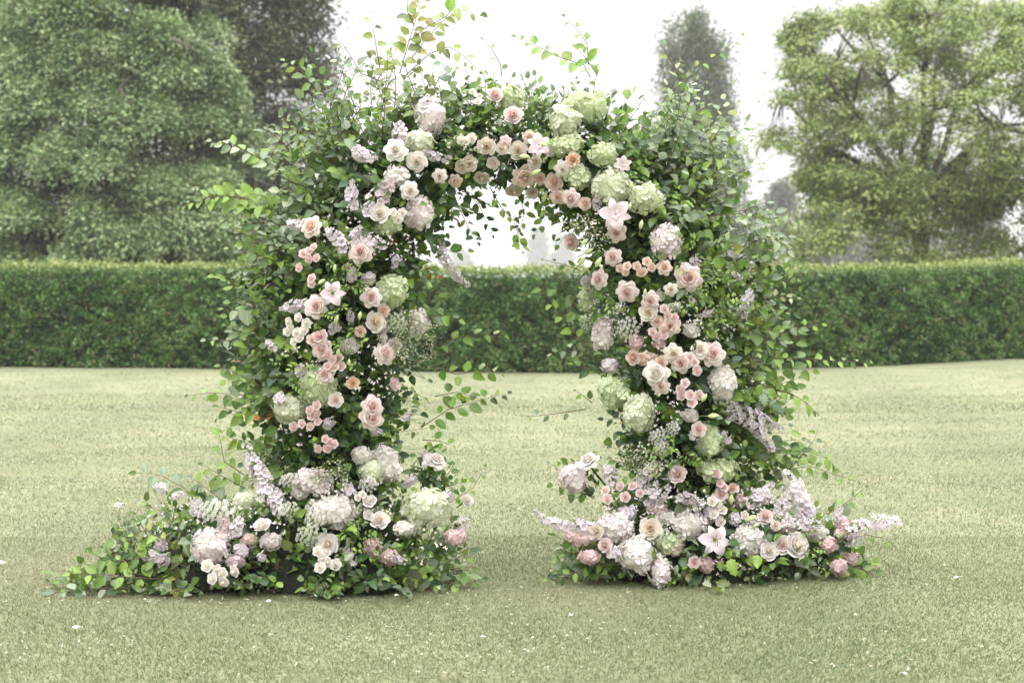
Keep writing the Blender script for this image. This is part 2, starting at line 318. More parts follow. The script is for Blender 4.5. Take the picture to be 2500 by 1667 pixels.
# tall grey-green tree on the left, boughs hanging in tiers
T1 = thing('broad_tree', 'huge grey-green tree with tiered drooping boughs behind the hedge', 'tree', (at(250, 900, 46).x, 46, 0), 'trees behind the hedge')
lob = []; back = []
for i in range(105):
    v = (i + random.random()) / 105; py = -140 + 800 * v; half = 130 + 285 * v ** .75; u = random.uniform(-1, 1)
    px = 235 + u * half; dz = math.sqrt(max(0, 1 - u * u)); D = 46 - dz * (1.2 + 3.2 * v) + random.uniform(-.3, .8)
    c, r = ell(px, py, D, random.uniform(52, 84), random.uniform(44, 70), .95); lob.append((c, r, random.uniform(.8, 1.3)))
for i in range(210):
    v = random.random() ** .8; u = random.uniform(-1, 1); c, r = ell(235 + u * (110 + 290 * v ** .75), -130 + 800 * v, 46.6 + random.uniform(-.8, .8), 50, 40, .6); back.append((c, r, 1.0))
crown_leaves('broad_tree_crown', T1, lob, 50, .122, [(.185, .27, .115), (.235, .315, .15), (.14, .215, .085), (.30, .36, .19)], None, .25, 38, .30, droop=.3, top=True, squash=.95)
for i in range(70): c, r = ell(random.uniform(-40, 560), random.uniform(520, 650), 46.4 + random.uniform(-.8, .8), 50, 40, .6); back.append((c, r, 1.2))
crown_leaves('broad_tree_inside', T1, back, 9, .24, [(.05, .07, .03), (.04, .06, .025)], None, .45, 22, .5)  # inner leaves coloured dark, shade painted in behind the boughs
tb = Tubes(); b = Vector((T1.location.x, 46, 0)); tb.add([b, b + Vector((.1, 0, 5)), b + Vector((0, 0, 11.5))], .5, .15, k=8); link('trunk', tb.build('t1', M_bark, T1.location), T1)
tb = Tubes()
for i in range(46):
    v = random.random(); py = -60 + 640 * v; p = at(235 + random.uniform(-1, 1) * (90 + 270 * v), py, 46 - random.uniform(.8, 2.6) * (.5 + v)); a = Vector((b.x, 46, p.z - .6)); mid = a.lerp(p, .5) + Vector((0, 0, .35)); tb.add([a, mid, p], .10, .03, k=4)
for q in (((250, 250), (275, 205), (300, 175)), ((275, 205), (300, 240), (315, 262)), ((395, 90), (430, 105), (450, 118))): tb.add([at(a_, b_, 42.6) for a_, b_ in q], .05, .03, k=4)
link('boughs', tb.build('boughs', M_bark, T1.location), T1, kind='stuff')
# darker trees standing behind it
T2 = thing('dark_evergreen_tree', 'dark evergreen oak with tan flecks behind the tiered grey-green tree', 'tree', (at(560, 900, 60).x, 60, 0), 'trees behind the hedge')
lob = []
for i in range(190):
    v = random.random(); py = -160 + 780 * v; u = random.uniform(-1, 1); hw = 190 if v < .45 else 190 - 220 * (v - .45)
    c, r = ell(545 + u * hw, py, 60 - math.sqrt(1 - u * u) * 3.5, 50, 38, 1.0); lob.append((c, r, 1.0))
crown_leaves('dark_crown', T2, lob, 28, .18, [(.065, .085, .038), (.10, .12, .055), (.21, .215, .115), (.040, .055, .026)], [.35, .32, .19, .14], .42, 24, .4)
tb = Tubes(); tb.add([(T2.location.x, 60, 0), (T2.location.x, 60.3, 8)], .55, .25, k=8); link('trunk', tb.build('t2', M_bark, T2.location), T2)
T3 = thing('dark_leafy_tree', 'blackish tree showing only above the tiered grey-green one', 'tree', (at(20, 900, 64).x, 64, 0), 'trees behind the hedge')
lob = []
for i in range(60):
    u = random.uniform(-1, 1); c, r = ell(20 + u * 210, random.uniform(-260, 330), 64 - 3 * math.sqrt(1 - u * u), 55, 42, 1.1); lob.append((c, r, 1.0))
crown_leaves('dark_crown2', T3, lob, 12, .22, [(.030, .042, .022), (.045, .055, .032)], None, .42, 20, .4)
tb = Tubes(); tb.add([(T3.location.x, 64, 0), (T3.location.x, 64, 9)], .5, .25, k=8); link('trunk', tb.build('t3', M_bark, T3.location), T3)
# poplar with three spires
T4 = thing('poplar_tree', 'tall narrow poplar with three pointed tops rising above the arch shoulder', 'tree', (at(1600, 900, 112).x, 112, 0), 'trees behind the hedge')
lob = []
def spire(cx, top, bot, hw, n):
    for i in range(n):
        v = random.random(); py = top + (bot - top) * v; w = hw * (.18 + .82 * min(1, v * 2.2) ** .7); u = random.uniform(-1, 1)
        c, r = ell(cx + u * w * .85, py, 112 - 2.0 * math.sqrt(1 - u * u), 15, 26, 1.0); lob.append((c, r, 1.0))
spire(1600, 40, 640, 84, 190); spire(1540, 62, 640, 40, 70); spire(1650, 100, 640, 46, 70); spire(1696, 380, 640, 36, 30)
crown_leaves('poplar_crown', T4, lob, 5, .26, [(.105, .150, .085), (.14, .185, .11), (.20, .225, .145)], [.45, .4, .15], .45, 20, .5, droop=-.4, squash=1.3)
tb = Tubes(); x0 = T4.location.x; tb.add([(x0, 112, 0), (x0, 112, 12), (at(1600, 60, 112).x, 112, at(1600, 60, 112).z)], .5, .1, k=8); link('trunk', tb.build('t4', M_bark, T4.location), T4)
# walnut on the right, sky showing between its limbs
T5 = thing('walnut_tree', 'spreading walnut tree with pale open crown and visible branches', 'tree', (at(2110, 900, 44).x, 44, 0), 'trees behind the hedge')
def in_crown(n):
    P = []
    while len(P) < n:
        px = random.uniform(1735, 2600); py = random.uniform(-260, 480)
        cx, cyy = 2130, 290; rx = 385 if px < cx else 450; q = math.hypot((px - cx) / rx, (py - cyy) / (312 if py < cyy else 200))
        edge = 1.0 + .07 * math.sin(math.atan2(py - cyy, px - cx) * 7) + .05 * math.sin(math.atan2(py - cyy, px - cx) * 17)
        if q > edge or random.random() > (.30 + .9 * q * q): continue
        if px < 1830 and 335 < py: continue
        if py < 380 and noise.noise(Vector((px * .013, py * .016, 3.3))) < -.34: continue
        dd = math.sqrt(max(0, 1 - min(1, q) ** 2)); P.append(tuple(at(px, py, 44 + random.uniform(-1, 1) * 4.2 * dd)))
    return P
ends = in_crown(900); fork = at(2112, 455, 44)
l1 = [at(a_, b_, 44 + random.uniform(-1.6, 1.6)) for a_, b_ in ((1905, 340), (1960, 250), (2040, 190), (2120, 170), (2145, 250), (2200, 230), (2280, 290), (2330, 380), (2230, 340), (2000, 380), (2400, 300))]
l2 = in_crown(80)
skeleton((at(2112, 900, 44).x, 44, 0), fork, l1, l2, ends, .30, T5)
lob = [(p_, (.36, .36, .26), 1.0) for p_ in ends]
for i in range(210):                       # the low skirt hanging to the hedge
    px = random.uniform(1770, 2500); py = random.uniform(405, 640)
    if px < 1800 + (520 - py) * .5: continue
    c, r = ell(px, py, 44 - random.uniform(-1.5, 3.0), 36, 26, .5); lob.append((c, r, 1.6))
crown_leaves('walnut_crown', T5, lob, 6, .118, [(.22, .295, .095), (.26, .32, .115), (.185, .25, .075), (.29, .31, .13)], [.35, .3, .25, .1], .30, 20, .8, droop=.45)
# pale trees fading in the mist
def far_tree(px, top, hw, D, label, nlob, name='distant_tree', cat='tree', tall=False):
    T = thing(name, label, cat, (at(px, 900, D).x, D, 0), 'trees fading into the mist'); lob = []
    for i in range(nlob):
        v = random.random(); py = top + (640 - top) * v; u = random.uniform(-1, 1); w = hw * (.15 + .85 * min(1, v * 1.6) ** .8)
        c, r = ell(px + u * w * .8, py, D + random.uniform(-2, 2), hw * .32, hw * (.5 if tall else .26), 1.5); lob.append((c, r, 1.0))
    sz = D * .0026; crown_leaves('far_crown', T, lob, 7, sz, [(.06, .08, .055), (.08, .10, .07)], None, sz * 1.2, 12, .5)
    tb = Tubes(); tb.add([(T.location.x, D, 0), (T.location.x, D, at(px, top + 30, D).z)], .4, .1, k=6); link('trunk', tb.build('ft', M_bark, T.location), T)
far_tree(1236, 528, 20, 800, 'faint misty poplar seen through the arch opening', 40, tall=True)
far_tree(1292, 552, 20, 840, 'fainter second poplar in the mist, half behind the inner edge of the arch', 36, tall=True)
far_tree(1062, 578, 20, 810, 'low misty treetop peeping over the hedge beside the trailing lilac spike', 22)
far_tree(1790, 425, 70, 190, 'blue-grey misty tree between the poplar and the walnut', 90)
far_tree(1905, 470, 90, 200, 'misty tree mass showing under the walnut skirt', 90)
far_tree(2040, 480, 110, 205, 'misty wide tree behind the walnut trunk', 100)
far_tree(2230, 470, 120, 210, 'misty tree filling the gap under the walnut limbs', 100)
# ================================================================ the arch
# centre line read off the grid: x, y, radius (grid px); 448 px are one metre here
CL = np.array([(765, 1345, 180), (765, 1200, 185), (770, 1050, 190), (765, 900, 222), (772, 750, 222), (808, 590, 222), (862, 465, 215), (930, 370, 175), (1030, 318, 132),
               (1150, 322, 122), (1280, 325, 132), (1385, 360, 172), (1462, 450, 205), (1528, 570, 218), (1562, 700, 216), (1580, 850, 220), (1580, 1000, 212), (1580, 1150, 195), (1590, 1330, 185)], float)
PXM = 448.0
def yarch(px): return 7.62 + .24 * (px - 770) / 810.0
def centre(px, py):
    best = None
    for i in range(len(CL) - 1):
        a, b = CL[i], CL[i + 1]; d = b[:2] - a[:2]; t = float(np.clip(((px - a[0]) * d[0] + (py - a[1]) * d[1]) / (d @ d), 0, 1))
        q = a + (b - a) * t; r = math.hypot(px - q[0], py - q[1])
        if best is None or r / q[2] < best[0]: best = (r / q[2], q)
    return best
def surf(px, py, lift=0.0):
    """front surface of the arrangement at a reading-grid place: world point and outward direction"""
    q, c = centre(px, py); b = math.sqrt(max(0, 1 - min(q, .96) ** 2)) * c[2] / PXM * .92
    Y = yarch(px) - b - .02; k = max(-1.1, min(1.1, (px - c[0]) / c[2])); kz = max(-1.1, min(1.1, (c[1] - py) / c[2]))
    nrm = Vector((k * .75, -1, kz * .75 + .12))
    if py > 1070:
        t = min(1, (py - 1070) / 260); Ym = yarch(px) - .24 - .21 * t - (.04 if 450 < px < 1060 or 1300 < px < 1950 else -.10)
        u = min(1, (py - 1070) / 60); Y = Y * (1 - u) + min(Y, Ym) * u if q < 1 else Ym
        mc = 740 if px < 1170 else 1640; nrm = Vector(((px - mc) / 520, -1, .75 - .75 * t))
    return at(px, py, Y - lift), nrm.normalized()
# ---------------------------------------------------------------- petals
PAL = {  # outer petal, inner petal
 'white': ((.84, .82, .78), (.84, .80, .71)), 'cream': ((.83, .79, .71), (.82, .73, .60)), 'blush': ((.84, .745, .72), (.80, .59, .56)),
 'peach': ((.83, .71, .63), (.81, .60, .49)), 'orange': ((.82, .65, .50), (.80, .53, .35)), 'pink': ((.83, .70, .675), (.81, .595, .57)),
 'tan': ((.78, .68, .62), (.74, .56, .47)), 'blushwhite': ((.84, .79, .76), (.83, .71, .65)),
 'lilac': ((.74, .67, .74), (.80, .76, .77)), 'lilacwhite': ((.82, .78, .82), (.78, .70, .77)), 'green': ((.60, .70, .43), (.68, .76, .52)),
 'palegreen': ((.75, .80, .62), (.79, .82, .68)), 'hpink': ((.84, .75, .78), (.83, .80, .77)), 'hwhite': ((.85, .83, .81), (.84, .82, .74)), 'rosepink': ((.80, .60, .61), (.82, .70, .68)),
 'lily': ((.83, .66, .75), (.85, .80, .81)), 'mauve': ((.66, .54, .57), (.74, .66, .65))}
_cache = {}
def cup_petal(prof_r, prof_z, prof_w, co, ci, roll=.05, skew=.10, nu=5, nv=5, seed=0, point=0.0):
    """one rose petal: a patch of a cup from its foot to its rolled lip; one edge lies outside its neighbour"""
    rs = random.Random(seed); V = []; C = []; vv = [0, .35, .62, .85, 1.0]; key = np.linspace(0, 1, len(prof_r)); ph = rs.random() * 6
    for v in vv:
        r = np.interp(v, key, prof_r); z = np.interp(v, key, prof_z); w = np.interp(v, key, prof_w)
        for i in range(nu):
            u = -1 + 2 * i / (nu - 1); a = u * w; lip = v * v; m = 1 - abs(u)
            rr = r * (1 + skew * u * (.4 + .6 * v)) + roll * lip * (.5 + .5 * u * u) + point * max(0, v - .8) * 5 * m ** 2 - .06 * r * lip * u * u
            zz = z - roll * .9 * lip * u * u + .025 * math.sin(ph * 2 + u * 5 + v * 3) * v
            if v == 1.0: zz -= roll * .5; 
            V.append((rr * math.sin(a), rr * math.cos(a), zz)); k = min(1, max(0, v - .25) * 1.5)
            q = 1.0 + (.06 if v == 1.0 else 0)
            C.append([min(.86, (ci[j] + (co[j] - ci[j]) * k) * q) for j in range(3)])
    F = [(j * nu + i, j * nu + i + 1, (j + 1) * nu + i + 1, (j + 1) * nu + i) for j in range(nv - 1) for i in range(nu - 1)]
    return V, F, C
def rose_parts(pal, style):
    k = ('rose', pal, style)
    if k in _cache: return _cache[k]
    co, ci = PAL[pal]; mid = tuple(a * .6 + b * .4 for a, b in zip(co, ci)); out = []
    V = []; F = []; C = []                 # the tight spiral heart
    for i in range(6):
        r = .045 + .040 * i; v, f, c = cup_petal([r * .8, r * 1.05, r * 1.0, r * .80], [.20, .52, .72, .82 - .030 * i], [1.1, 1.2, 1.15, .85], ci, ci, .02, .22, seed=i)
        a = i * 2.2; n0 = len(V); V += [(x * math.cos(a) - y * math.sin(a), x * math.sin(a) + y * math.cos(a), z) for x, y, z in v]; F += [tuple(q + n0 for q in g) for g in f]; C += c
    heart = mesh('rose_heart', V, F, C, None, M_petal, True)
    if style == 'P':
        L = [(3, [.10, .28, .31, .33], [.05, .42, .62, .66], [.6, 1.2, 1.25, .8], mid, ci, .045, .0), (4, [.10, .36, .42, .46], [0, .28, .50, .53], [.5, 1.05, 1.05, .60], mid, ci, .06, .02),
             (5, [.10, .44, .58, .66], [0, .16, .38, .38], [.45, .90, .92, .50], co, mid, .08, .08), (6, [.10, .54, .84, .96], [0, .0, .10, .02], [.4, .76, .70, .26], co, co, .09, .12)]
    elif style == 'G':
        L = [(4, [.08, .27, .31, .31], [.05, .38, .58, .61], [.6, 1.1, 1.1, .95], ci, ci, .03, .0), (5, [.10, .38, .45, .46], [0, .30, .52, .56], [.5, .95, .95, .80], mid, ci, .035, 0),
             (5, [.10, .52, .64, .66], [0, .18, .42, .47], [.45, .88, .9, .72], co, mid, .05, 0), (5, [.10, .66, .88, .93], [0, .0, .22, .30], [.4, .80, .80, .58], co, co, .06, 0)]
    else:                                  # small spray bloom
        L = [(4, [.10, .36, .46, .50], [0, .30, .54, .56], [.5, 1.0, 1.0, .75], mid, ci, .05, .0), (5, [.1, .60, .84, .92], [0, .06, .30, .28], [.4, .82, .80, .48], co, mid, .07, .04)]
    for li, (n_, r_, z_, w_, a_, b_, roll, pt) in enumerate(L):
        ms = []
        for s in range(2):
            v, f, c = cup_petal(r_, z_, w_, a_, b_, roll, .11, seed=li * 7 + s, point=pt); ms.append(mesh('rose_petal', v, f, c, None, M_petal, True))
        out.append((n_, ms))
    _cache[k] = (heart, out); return _cache[k]
def stalk():
    if 'stalk' not in _cache:
        t = Tubes(); t.add([(0, 0, .12), (0, 0, -1.2), (.1, -.3, -3.2)], .11, .09, (.06, .10, .03), 5)
        for a in range(5): t.add([(0, 0, .05), (.35 * math.cos(a * 1.26), .35 * math.sin(a * 1.26), -.02), (.62 * math.cos(a * 1.26), .62 * math.sin(a * 1.26), -.30)], .08, .015, (.07, .13, .035), 4)
        _cache['stalk'] = t.build('stalk', M_stem)
    return _cache['stalk']
DISCS = []                                 # what each flower covers: keeps leaves from burying it
def pose(o, nrm, spin=None, tilt=.22, up=0.0):
    d = (Vector(nrm) + Vector((random.uniform(-tilt, tilt), random.uniform(-.05, .05), random.uniform(-tilt, tilt) + up))).normalized()
    q = d.to_track_quat('Z', 'Y'); o.rotation_mode = 'QUATERNION'
    from mathutils import Quaternion
    o.rotation_quaternion = q @ Quaternion((0, 0, 1), random.uniform(0, 6.28) if spin is None else spin)
    return d
def child(name, me, parent, loc=(0, 0, 0), rotz=0.0, rot=None, s=1.0):
    o = bpy.data.objects.new(name, me); COL.objects.link(o); o.parent = parent; o.location = loc
    if rot is not None: o.rotation_mode = 'QUATERNION'; o.rotation_quaternion = rot
    else: o.rotation_euler = (0, 0, rotz)
    o.scale = (s, s, s); return o
def R(style, pal, x, y, d, label, nrm=None, cat='rose', tilt=.22, group='roses set into the arch'):
    p, nn = surf(x, y, .035); o = thing('rose', label, cat, p, group); r = d / PXM * .5 * random.uniform(.98, 1.12); o.scale = (r, r, r)
    pose(o, nrm or nn, None, tilt); DISCS.append((x, y, d * .5, p.y)); heart, layers = rose_parts(pal, style)
    if d < 34: layers = layers[1:]
    child('heart', heart, o, rotz=random.random() * 6)
    for i, (n_, ms) in enumerate(layers):
        off = random.random() * 6
        for j in range(n_): child('petal', ms[j % 2], o, rotz=off + j * 2 * math.pi / n_ + random.uniform(-.12, .12), s=random.uniform(.94, 1.06))
    child('stalk', stalk(), o); return o
def SR(pal, pts, d, label):
    """a stem of small roses: each bloom a part"""
    cx = sum(p[0] for p in pts) / len(pts); cy_ = sum(p[1] for p in pts) / len(pts); p0, nn = surf(cx, cy_); base = p0 - nn * .12
    o = thing('spray_rose', label, 'spray rose', base, 'spray roses set into the arch'); tb = Tubes(); k = ('bloom', pal)
    if k not in _cache:
        heart, layers = rose_parts(pal, 'S'); V = []; F = []; C = []
        def put(me, a, s=1.0):
            n0 = len(V); col = me.color_attributes['Col'].data
            for i, v in enumerate(me.vertices):
                x_, y_, z_ = v.co * s; V.append((x_ * math.cos(a) - y_ * math.sin(a), x_ * math.sin(a) + y_ * math.cos(a), z_)); C.append(tuple(col[i].color)[:3])
            for q in me.polygons: F.append(tuple(v + n0 for v in q.vertices))
        put(heart, 0, 1.25)
        for n_, ms in layers:
            for j in range(n_): put(ms[j % 2], j * 2 * math.pi / n_ + n_)
        _cache[k] = mesh('bloom', V, F, C, None, M_petal, True)
    for (x, y) in pts:
        p, n2 = surf(x, y, .05); r = d / PXM * .5 * random.uniform(.92, 1.15); b = child('bloom', _cache[k], o, loc=p - base, s=r)
        dd = (n2 + Vector((random.uniform(-.35, .35), 0, random.uniform(-.35, .35)))).normalized(); b.rotation_mode = 'QUATERNION'; b.rotation_quaternion = dd.to_track_quat('Z', 'Y')
        tb.add([Vector((0, 0, 0)), (p - base) * .6, p - base], .0025, .002, (.07, .13, .035), 4); DISCS.append((x, y, d * .55, p.y))
    child('stalk', tb.build('stalk', M_stem), o); return o
def floret(pal, kind, s):
    k = ('fl', pal, kind, s)
    if k in _cache: return _cache[k]
    rs = random.Random(s * 31 + 5); co, ci = PAL[pal]; V = []; F = []; C = []; npt = {'h': 4, 's': 5, 'd': 5, 'p': 6}[kind]; sh = 1 + rs.uniform(-.16, .03)
    for j in range(npt):
        a = 2 * math.pi * j / npt + rs.uniform(-.12, .12); w = {'h': .60, 's': .50, 'd': .46, 'p': .34}[kind]; up = {'h': .10, 's': .34, 'd': .42, 'p': .25}[kind] + rs.uniform(-.08, .14); n0 = len(V)
        g = [(0, .06, 0), (-w * .55, .45, up * .7), (0, .5, up * .45), (w * .55, .45, up * .7), (-w, .78, up * .8), (0, .86, up), (w, .78, up * .8), (-w * .55, 1.0, up * .75), (w * .55, 1.0, up * .8 + rs.uniform(-.1, .1))]
        for x, y, z in g:
            V.append((x * math.cos(a) - y * math.sin(a), x * math.sin(a) + y * math.cos(a), z)); q = min(1, y); C.append([(ci[i] + (co[i] - ci[i]) * q) * sh for i in range(3)])
        F += [tuple(n0 + q for q in f) for f in ((0, 2, 1), (0, 3, 2), (1, 2, 5), (1, 5, 4), (2, 3, 6), (2, 6, 5), (4, 5, 7), (5, 8, 7), (5, 6, 8))]
    n0 = len(V); cc = [min(.85, c * .9) for c in ci]
    for j in range(4): V.append((.10 * math.cos(j * 1.571), .10 * math.sin(j * 1.571), .05)); C.append(cc)
    V.append((0, 0, .15)); C.append(cc); F += [(n0 + j, n0 + (j + 1) % 4, n0 + 4) for j in range(4)]
    _cache[k] = mesh('floret', V, F, C, None, M_petal, True); return _cache[k]
def HY(pal, x, y, w, h, label, name='hydrangea', cat='hydrangea', fs=.0262, n=None, kind='h', group='hydrangea heads in the arch', cover=.42):
    """a domed flower head: an ellipsoid packed with four-petalled florets, each one a part"""
    p, nn = surf(x, y); rx, rz = w / PXM * .565, h / PXM * .565; ry = min(rx, rz) * .85; c = p + Vector((0, .02, 0)); o = thing(name, label, cat, c, group)
    o.rotation_euler = (random.uniform(-.1, .1), 0, random.uniform(-.1, .1)); DISCS.append((x, y, (w + h) * .25, c.y - ry * .6)); rx -= fs * .35; rz -= fs * .35
    area = 4 * math.pi * ((rx * ry) ** 1.6 / 3 + (rx * rz) ** 1.6 / 3 + (ry * rz) ** 1.6 / 3) ** (1 / 1.6); full = int(area / (fs * fs) * .80)
    full = max(10, min(full, n or 110)); gold = math.pi * (3 - 5 ** .5); bias = nn
    for i in range(full):
        yy = 1 - 2 * (i + .5) / full; r = math.sqrt(1 - yy * yy); d = Vector((math.cos(gold * i) * r, yy, math.sin(gold * i) * r))
        if d.y > .30: continue             # the back of the head is buried in the arch
        d = (d + Vector((random.uniform(-.12, .12), 0, random.uniform(-.12, .12)))).normalized()
        q = Vector((d.x * rx, d.y * ry, d.z * rz)) * (random.uniform(.88, 1.08) * (1 + .26 * noise.noise(d * 1.6 + Vector((x * .1, y * .1, 0))))); nd = Vector((d.x / rx, d.y / ry, d.z / rz)).normalized() + Vector((random.uniform(-.6, .6), random.uniform(-.25, .25), random.uniform(-.6, .6)))
        from mathutils import Quaternion
        ql = nd.to_track_quat('Z', 'Y') @ Quaternion((0, 0, 1), random.uniform(0, 6.28)); child('floret', floret('hwhite' if pal == 'hpink' and random.random() < .35 else 'green' if pal == 'palegreen' and random.random() < .2 else pal, kind, i % 4), o, loc=q, rot=ql, s=fs * random.uniform(.78, 1.22))
    tb = Tubes(); V = []                   # green middle of the head, with its stalk
    tb.add([(0, ry * .9, -.01), (0, ry + .06, -.03), (.01, ry + .16, -.07)], .005, .004, (.08, .14, .04), 5)
    for k in range(7): tb.add([(0, ry * .9, 0), (rx * .7 * math.cos(k * .9), -ry * .2, rz * .7 * math.sin(k * .9))], .004, .003, (.15, .22, .08), 4)
    child('stalk', tb.build('stalk', M_stem), o)
    k = ('core', pal)
    if k not in _cache:
        co, ci = PAL[pal]; V = []; F = []
        for a in range(7):
            for b in range(10): th = math.pi * a / 6; V.append((math.sin(th) * math.cos(b * .6283), math.sin(th) * math.sin(b * .6283), math.cos(th)))
        for a in range(6):
            for b in range(10): F.append((a * 10 + b, (a + 1) * 10 + b, (a + 1) * 10 + (b + 1) % 10, a * 10 + (b + 1) % 10))
        _cache[k] = mesh('head_core', V, F, [[(co[i] * .85, co[i] * .90, co[i] * .78)[i] for i in range(3)]] * len(V), None, M_stem, True)
    q = child('head_core', _cache[k], o); q.scale = (rx * .90, ry * .90, rz * .90)
    return o
def HC(pal, x, y, w, h, label, cat='flower cluster'):
    return HY(pal, x, y, w, h, label, name='flower_cluster', cat=cat, fs=.0145, n=60, kind='s', group='small flower clusters in the arch')
def SP(pal, x0, y0, x1, y1, w, label, name='flower_spike', dens=1.0, kind=None, lift=.05, fs=None):
    """a flower spike from its foot to its tip, florets shrinking to buds"""
    p0, n0 = surf(x0, y0, .0); p1, n1 = surf(x1, y1, lift); base = p0; o = thing(name, label, 'flower spike', base, 'lilac and white flower spikes in the arch')
    ax = p1 - p0; L = ax.length + 1e-6; t = ax / L; side = t.cross(Vector((0, -1, 0))).normalized(); fwd = side.cross(t).normalized()
    if fwd.y > 0: fwd = -fwd
    bend = random.uniform(-.13, .13) * L; R0 = w / PXM * .56; fs = fs or min(.026, max(.013, R0 * .66)); sp = fs * 1.0; rings = max(4, int(L / sp)); tot = 0
    cur = lambda u: p0 + ax * u + side * (bend * math.sin(u * math.pi)) - base; kd = kind or ('d' if pal.startswith('lilac') else 's')
    for i in range(rings):
        u = (i + .3) / rings; taper = (.8 + u * .5) if u < .3 else .95 if u < .6 else (.95 - (u - .6) / .4 * .60); m = max(2, int(5.2 * dens * max(.5, taper)))
        for j in range(m):
            a = i * 1.1 + j * 2 * math.pi / m + random.uniform(-.3, .3); d = side * math.cos(a) + fwd * math.sin(a)
            if d.dot(fwd) < -.45 and m > 2: continue
            d2 = (d + t * .35 + Vector((random.uniform(-.3, .3), random.uniform(-.2, .2), random.uniform(-.3, .3)))).normalized(); s = fs * (.5 + .5 * taper) * random.uniform(.7, 1.2)
            child('floret', floret(pal, kd, (i + j) % 4), o, loc=cur(u + random.uniform(-.4, .4) / rings) + d * max(.003, R0 * taper * random.uniform(.55, 1.05) - s * .35), rot=d2.to_track_quat('Z', 'Y'), s=s)
            tot += 1
    tb = Tubes(); tb.add([cur(-.15), cur(0), cur(.3), cur(.6), cur(1.0)], max(.003, R0 * .35), .0022, (.16, .20, .10), 5); child('stalk', tb.build('stalk', M_stem), o)
    for u in np.linspace(0, 1, max(2, int(L * PXM / (w * .8)))): DISCS.append((x0 + (x1 - x0) * u, y0 + (y1 - y0) * u, w * .48, p0.y + (p1.y - p0.y) * u - .02))
    return o
def UM(x, y, w, h, pal, label):
    """a lacy umbel: rays carrying little plates of tiny flowers, each plate a part"""
    p, nn = surf(x, y, .07); o = thing('lace_flower', label, 'lace flower', p, 'lacy white umbels in the arch'); rx, rz = w / PXM * .5, h / PXM * .5; k = ('um', pal); co, ci = PAL[pal]
    if k not in _cache:
        V = []; F = []; C = []
        for i in range(17):
            r = math.sqrt(i / 17.0); a = i * 2.4; cx, cy_ = r * math.cos(a), r * math.sin(a)
            for j in range(4):
                b = j * 1.57 + i; n0 = len(V); V += [(cx, cy_, .25 - .2 * r), (cx + .17 * math.cos(b), cy_ + .17 * math.sin(b), .30 - .2 * r), (cx + .26 * math.cos(b + .5), cy_ + .26 * math.sin(b + .5), .26 - .2 * r), (cx + .17 * math.cos(b + 1), cy_ + .17 * math.sin(b + 1), .30 - .2 * r)]
                F.append((n0, n0 + 1, n0 + 2, n0 + 3)); C += [ci, co, co, co]
        _cache[k] = mesh('umbellet', V, F, C, None, M_petal)
    m = int(26); tb = Tubes(); back = -nn * .07
    for i in range(m):
        r = math.sqrt((i + .4) / m); a = i * 2.4; e = Vector((rx * r * math.cos(a), 0, rz * r * math.sin(a))) - nn * (.03 * r * r) + Vector((0, random.uniform(-.006, .006), 0))
        q = child('umbellet', _cache[k], o, loc=e, s=max(rx, rz) * .175 * random.uniform(.8, 1.1)); d = (nn + e.normalized() * .5 * r).normalized(); q.rotation_mode = 'QUATERNION'; q.rotation_quaternion = d.to_track_quat('Z', 'Y')
        tb.add([back, back * .4 + e * .6, e], .0012, .0009, (.22, .32, .10), 3)
    tb.add([back * 2.5, back], .003, .0025, (.16, .25, .08), 4); child('stalk', tb.build('stalk', M_stem), o); DISCS.append((x, y, (w + h) * .2, p.y)); return o
def LI(x, y, d, label, spin=0.0, pal='lily', double=True):
    p, nn = surf(x, y, .07); o = thing('lily', label, 'lily', p, 'lilies in the arch'); r = d / PXM * .5; o.scale = (r, r, r); pose(o, nn, spin, .1); co, ci = PAL[pal]; DISCS.append((x, y, d * .42, p.y))
    if ('lily', pal) not in _cache:
        ms = []
        for w, cu in ((.26, .30), (.36, .22)):
            V = []; F = []; C = []
            for i, t in enumerate(np.linspace(0, 1, 8)):
                hw = w * math.sin(math.pi * min(1, .07 + t * .93)) ** .8; z = .30 * math.sin(t * 2.2) - cu * 1.4 * max(0, t - .55)
                for j in range(5):
                    u = -1 + j * .5; V.append((u * hw, t, z + .10 * abs(u) * hw + .02 * math.sin(t * 9 + u * 3))); k = abs(u); C.append([co[q] + (ci[q] - co[q]) * (.25 + .75 * k) for q in range(3)])
            F = [(a * 5 + b, a * 5 + b + 1, a * 5 + b + 6, a * 5 + b + 5) for a in range(7) for b in range(4)]
            ms.append(mesh('lily_petal', V, F, C, None, M_petal, True))
        _cache[('lily', pal)] = ms
    ms = _cache[('lily', pal)]
    for i in range(6): child('petal', ms[i % 2], o, rotz=i * math.pi / 3 + random.uniform(-.08, .08), s=random.uniform(.92, 1.05) * (1 if i % 2 else .97))
    if double:
        for i in range(5): q = child('inner_petal', ms[0], o, loc=(0, 0, .12), rotz=i * 1.257 + .5, s=.42); q.rotation_euler = (.7, 0, i * 1.257 + .5)
    else:
        tb = Tubes()
        for i in range(6): tb.add([(0, 0, .1), (.18 * math.cos(i * 1.05), .18 * math.sin(i * 1.05), .42), (.30 * math.cos(i * 1.05), .30 * math.sin(i * 1.05), .55)], .015, .03, (.30, .36, .12), 4)
        child('stamens', tb.build('stamens', M_stem), o)
    child('stalk', stalk(), o); return o
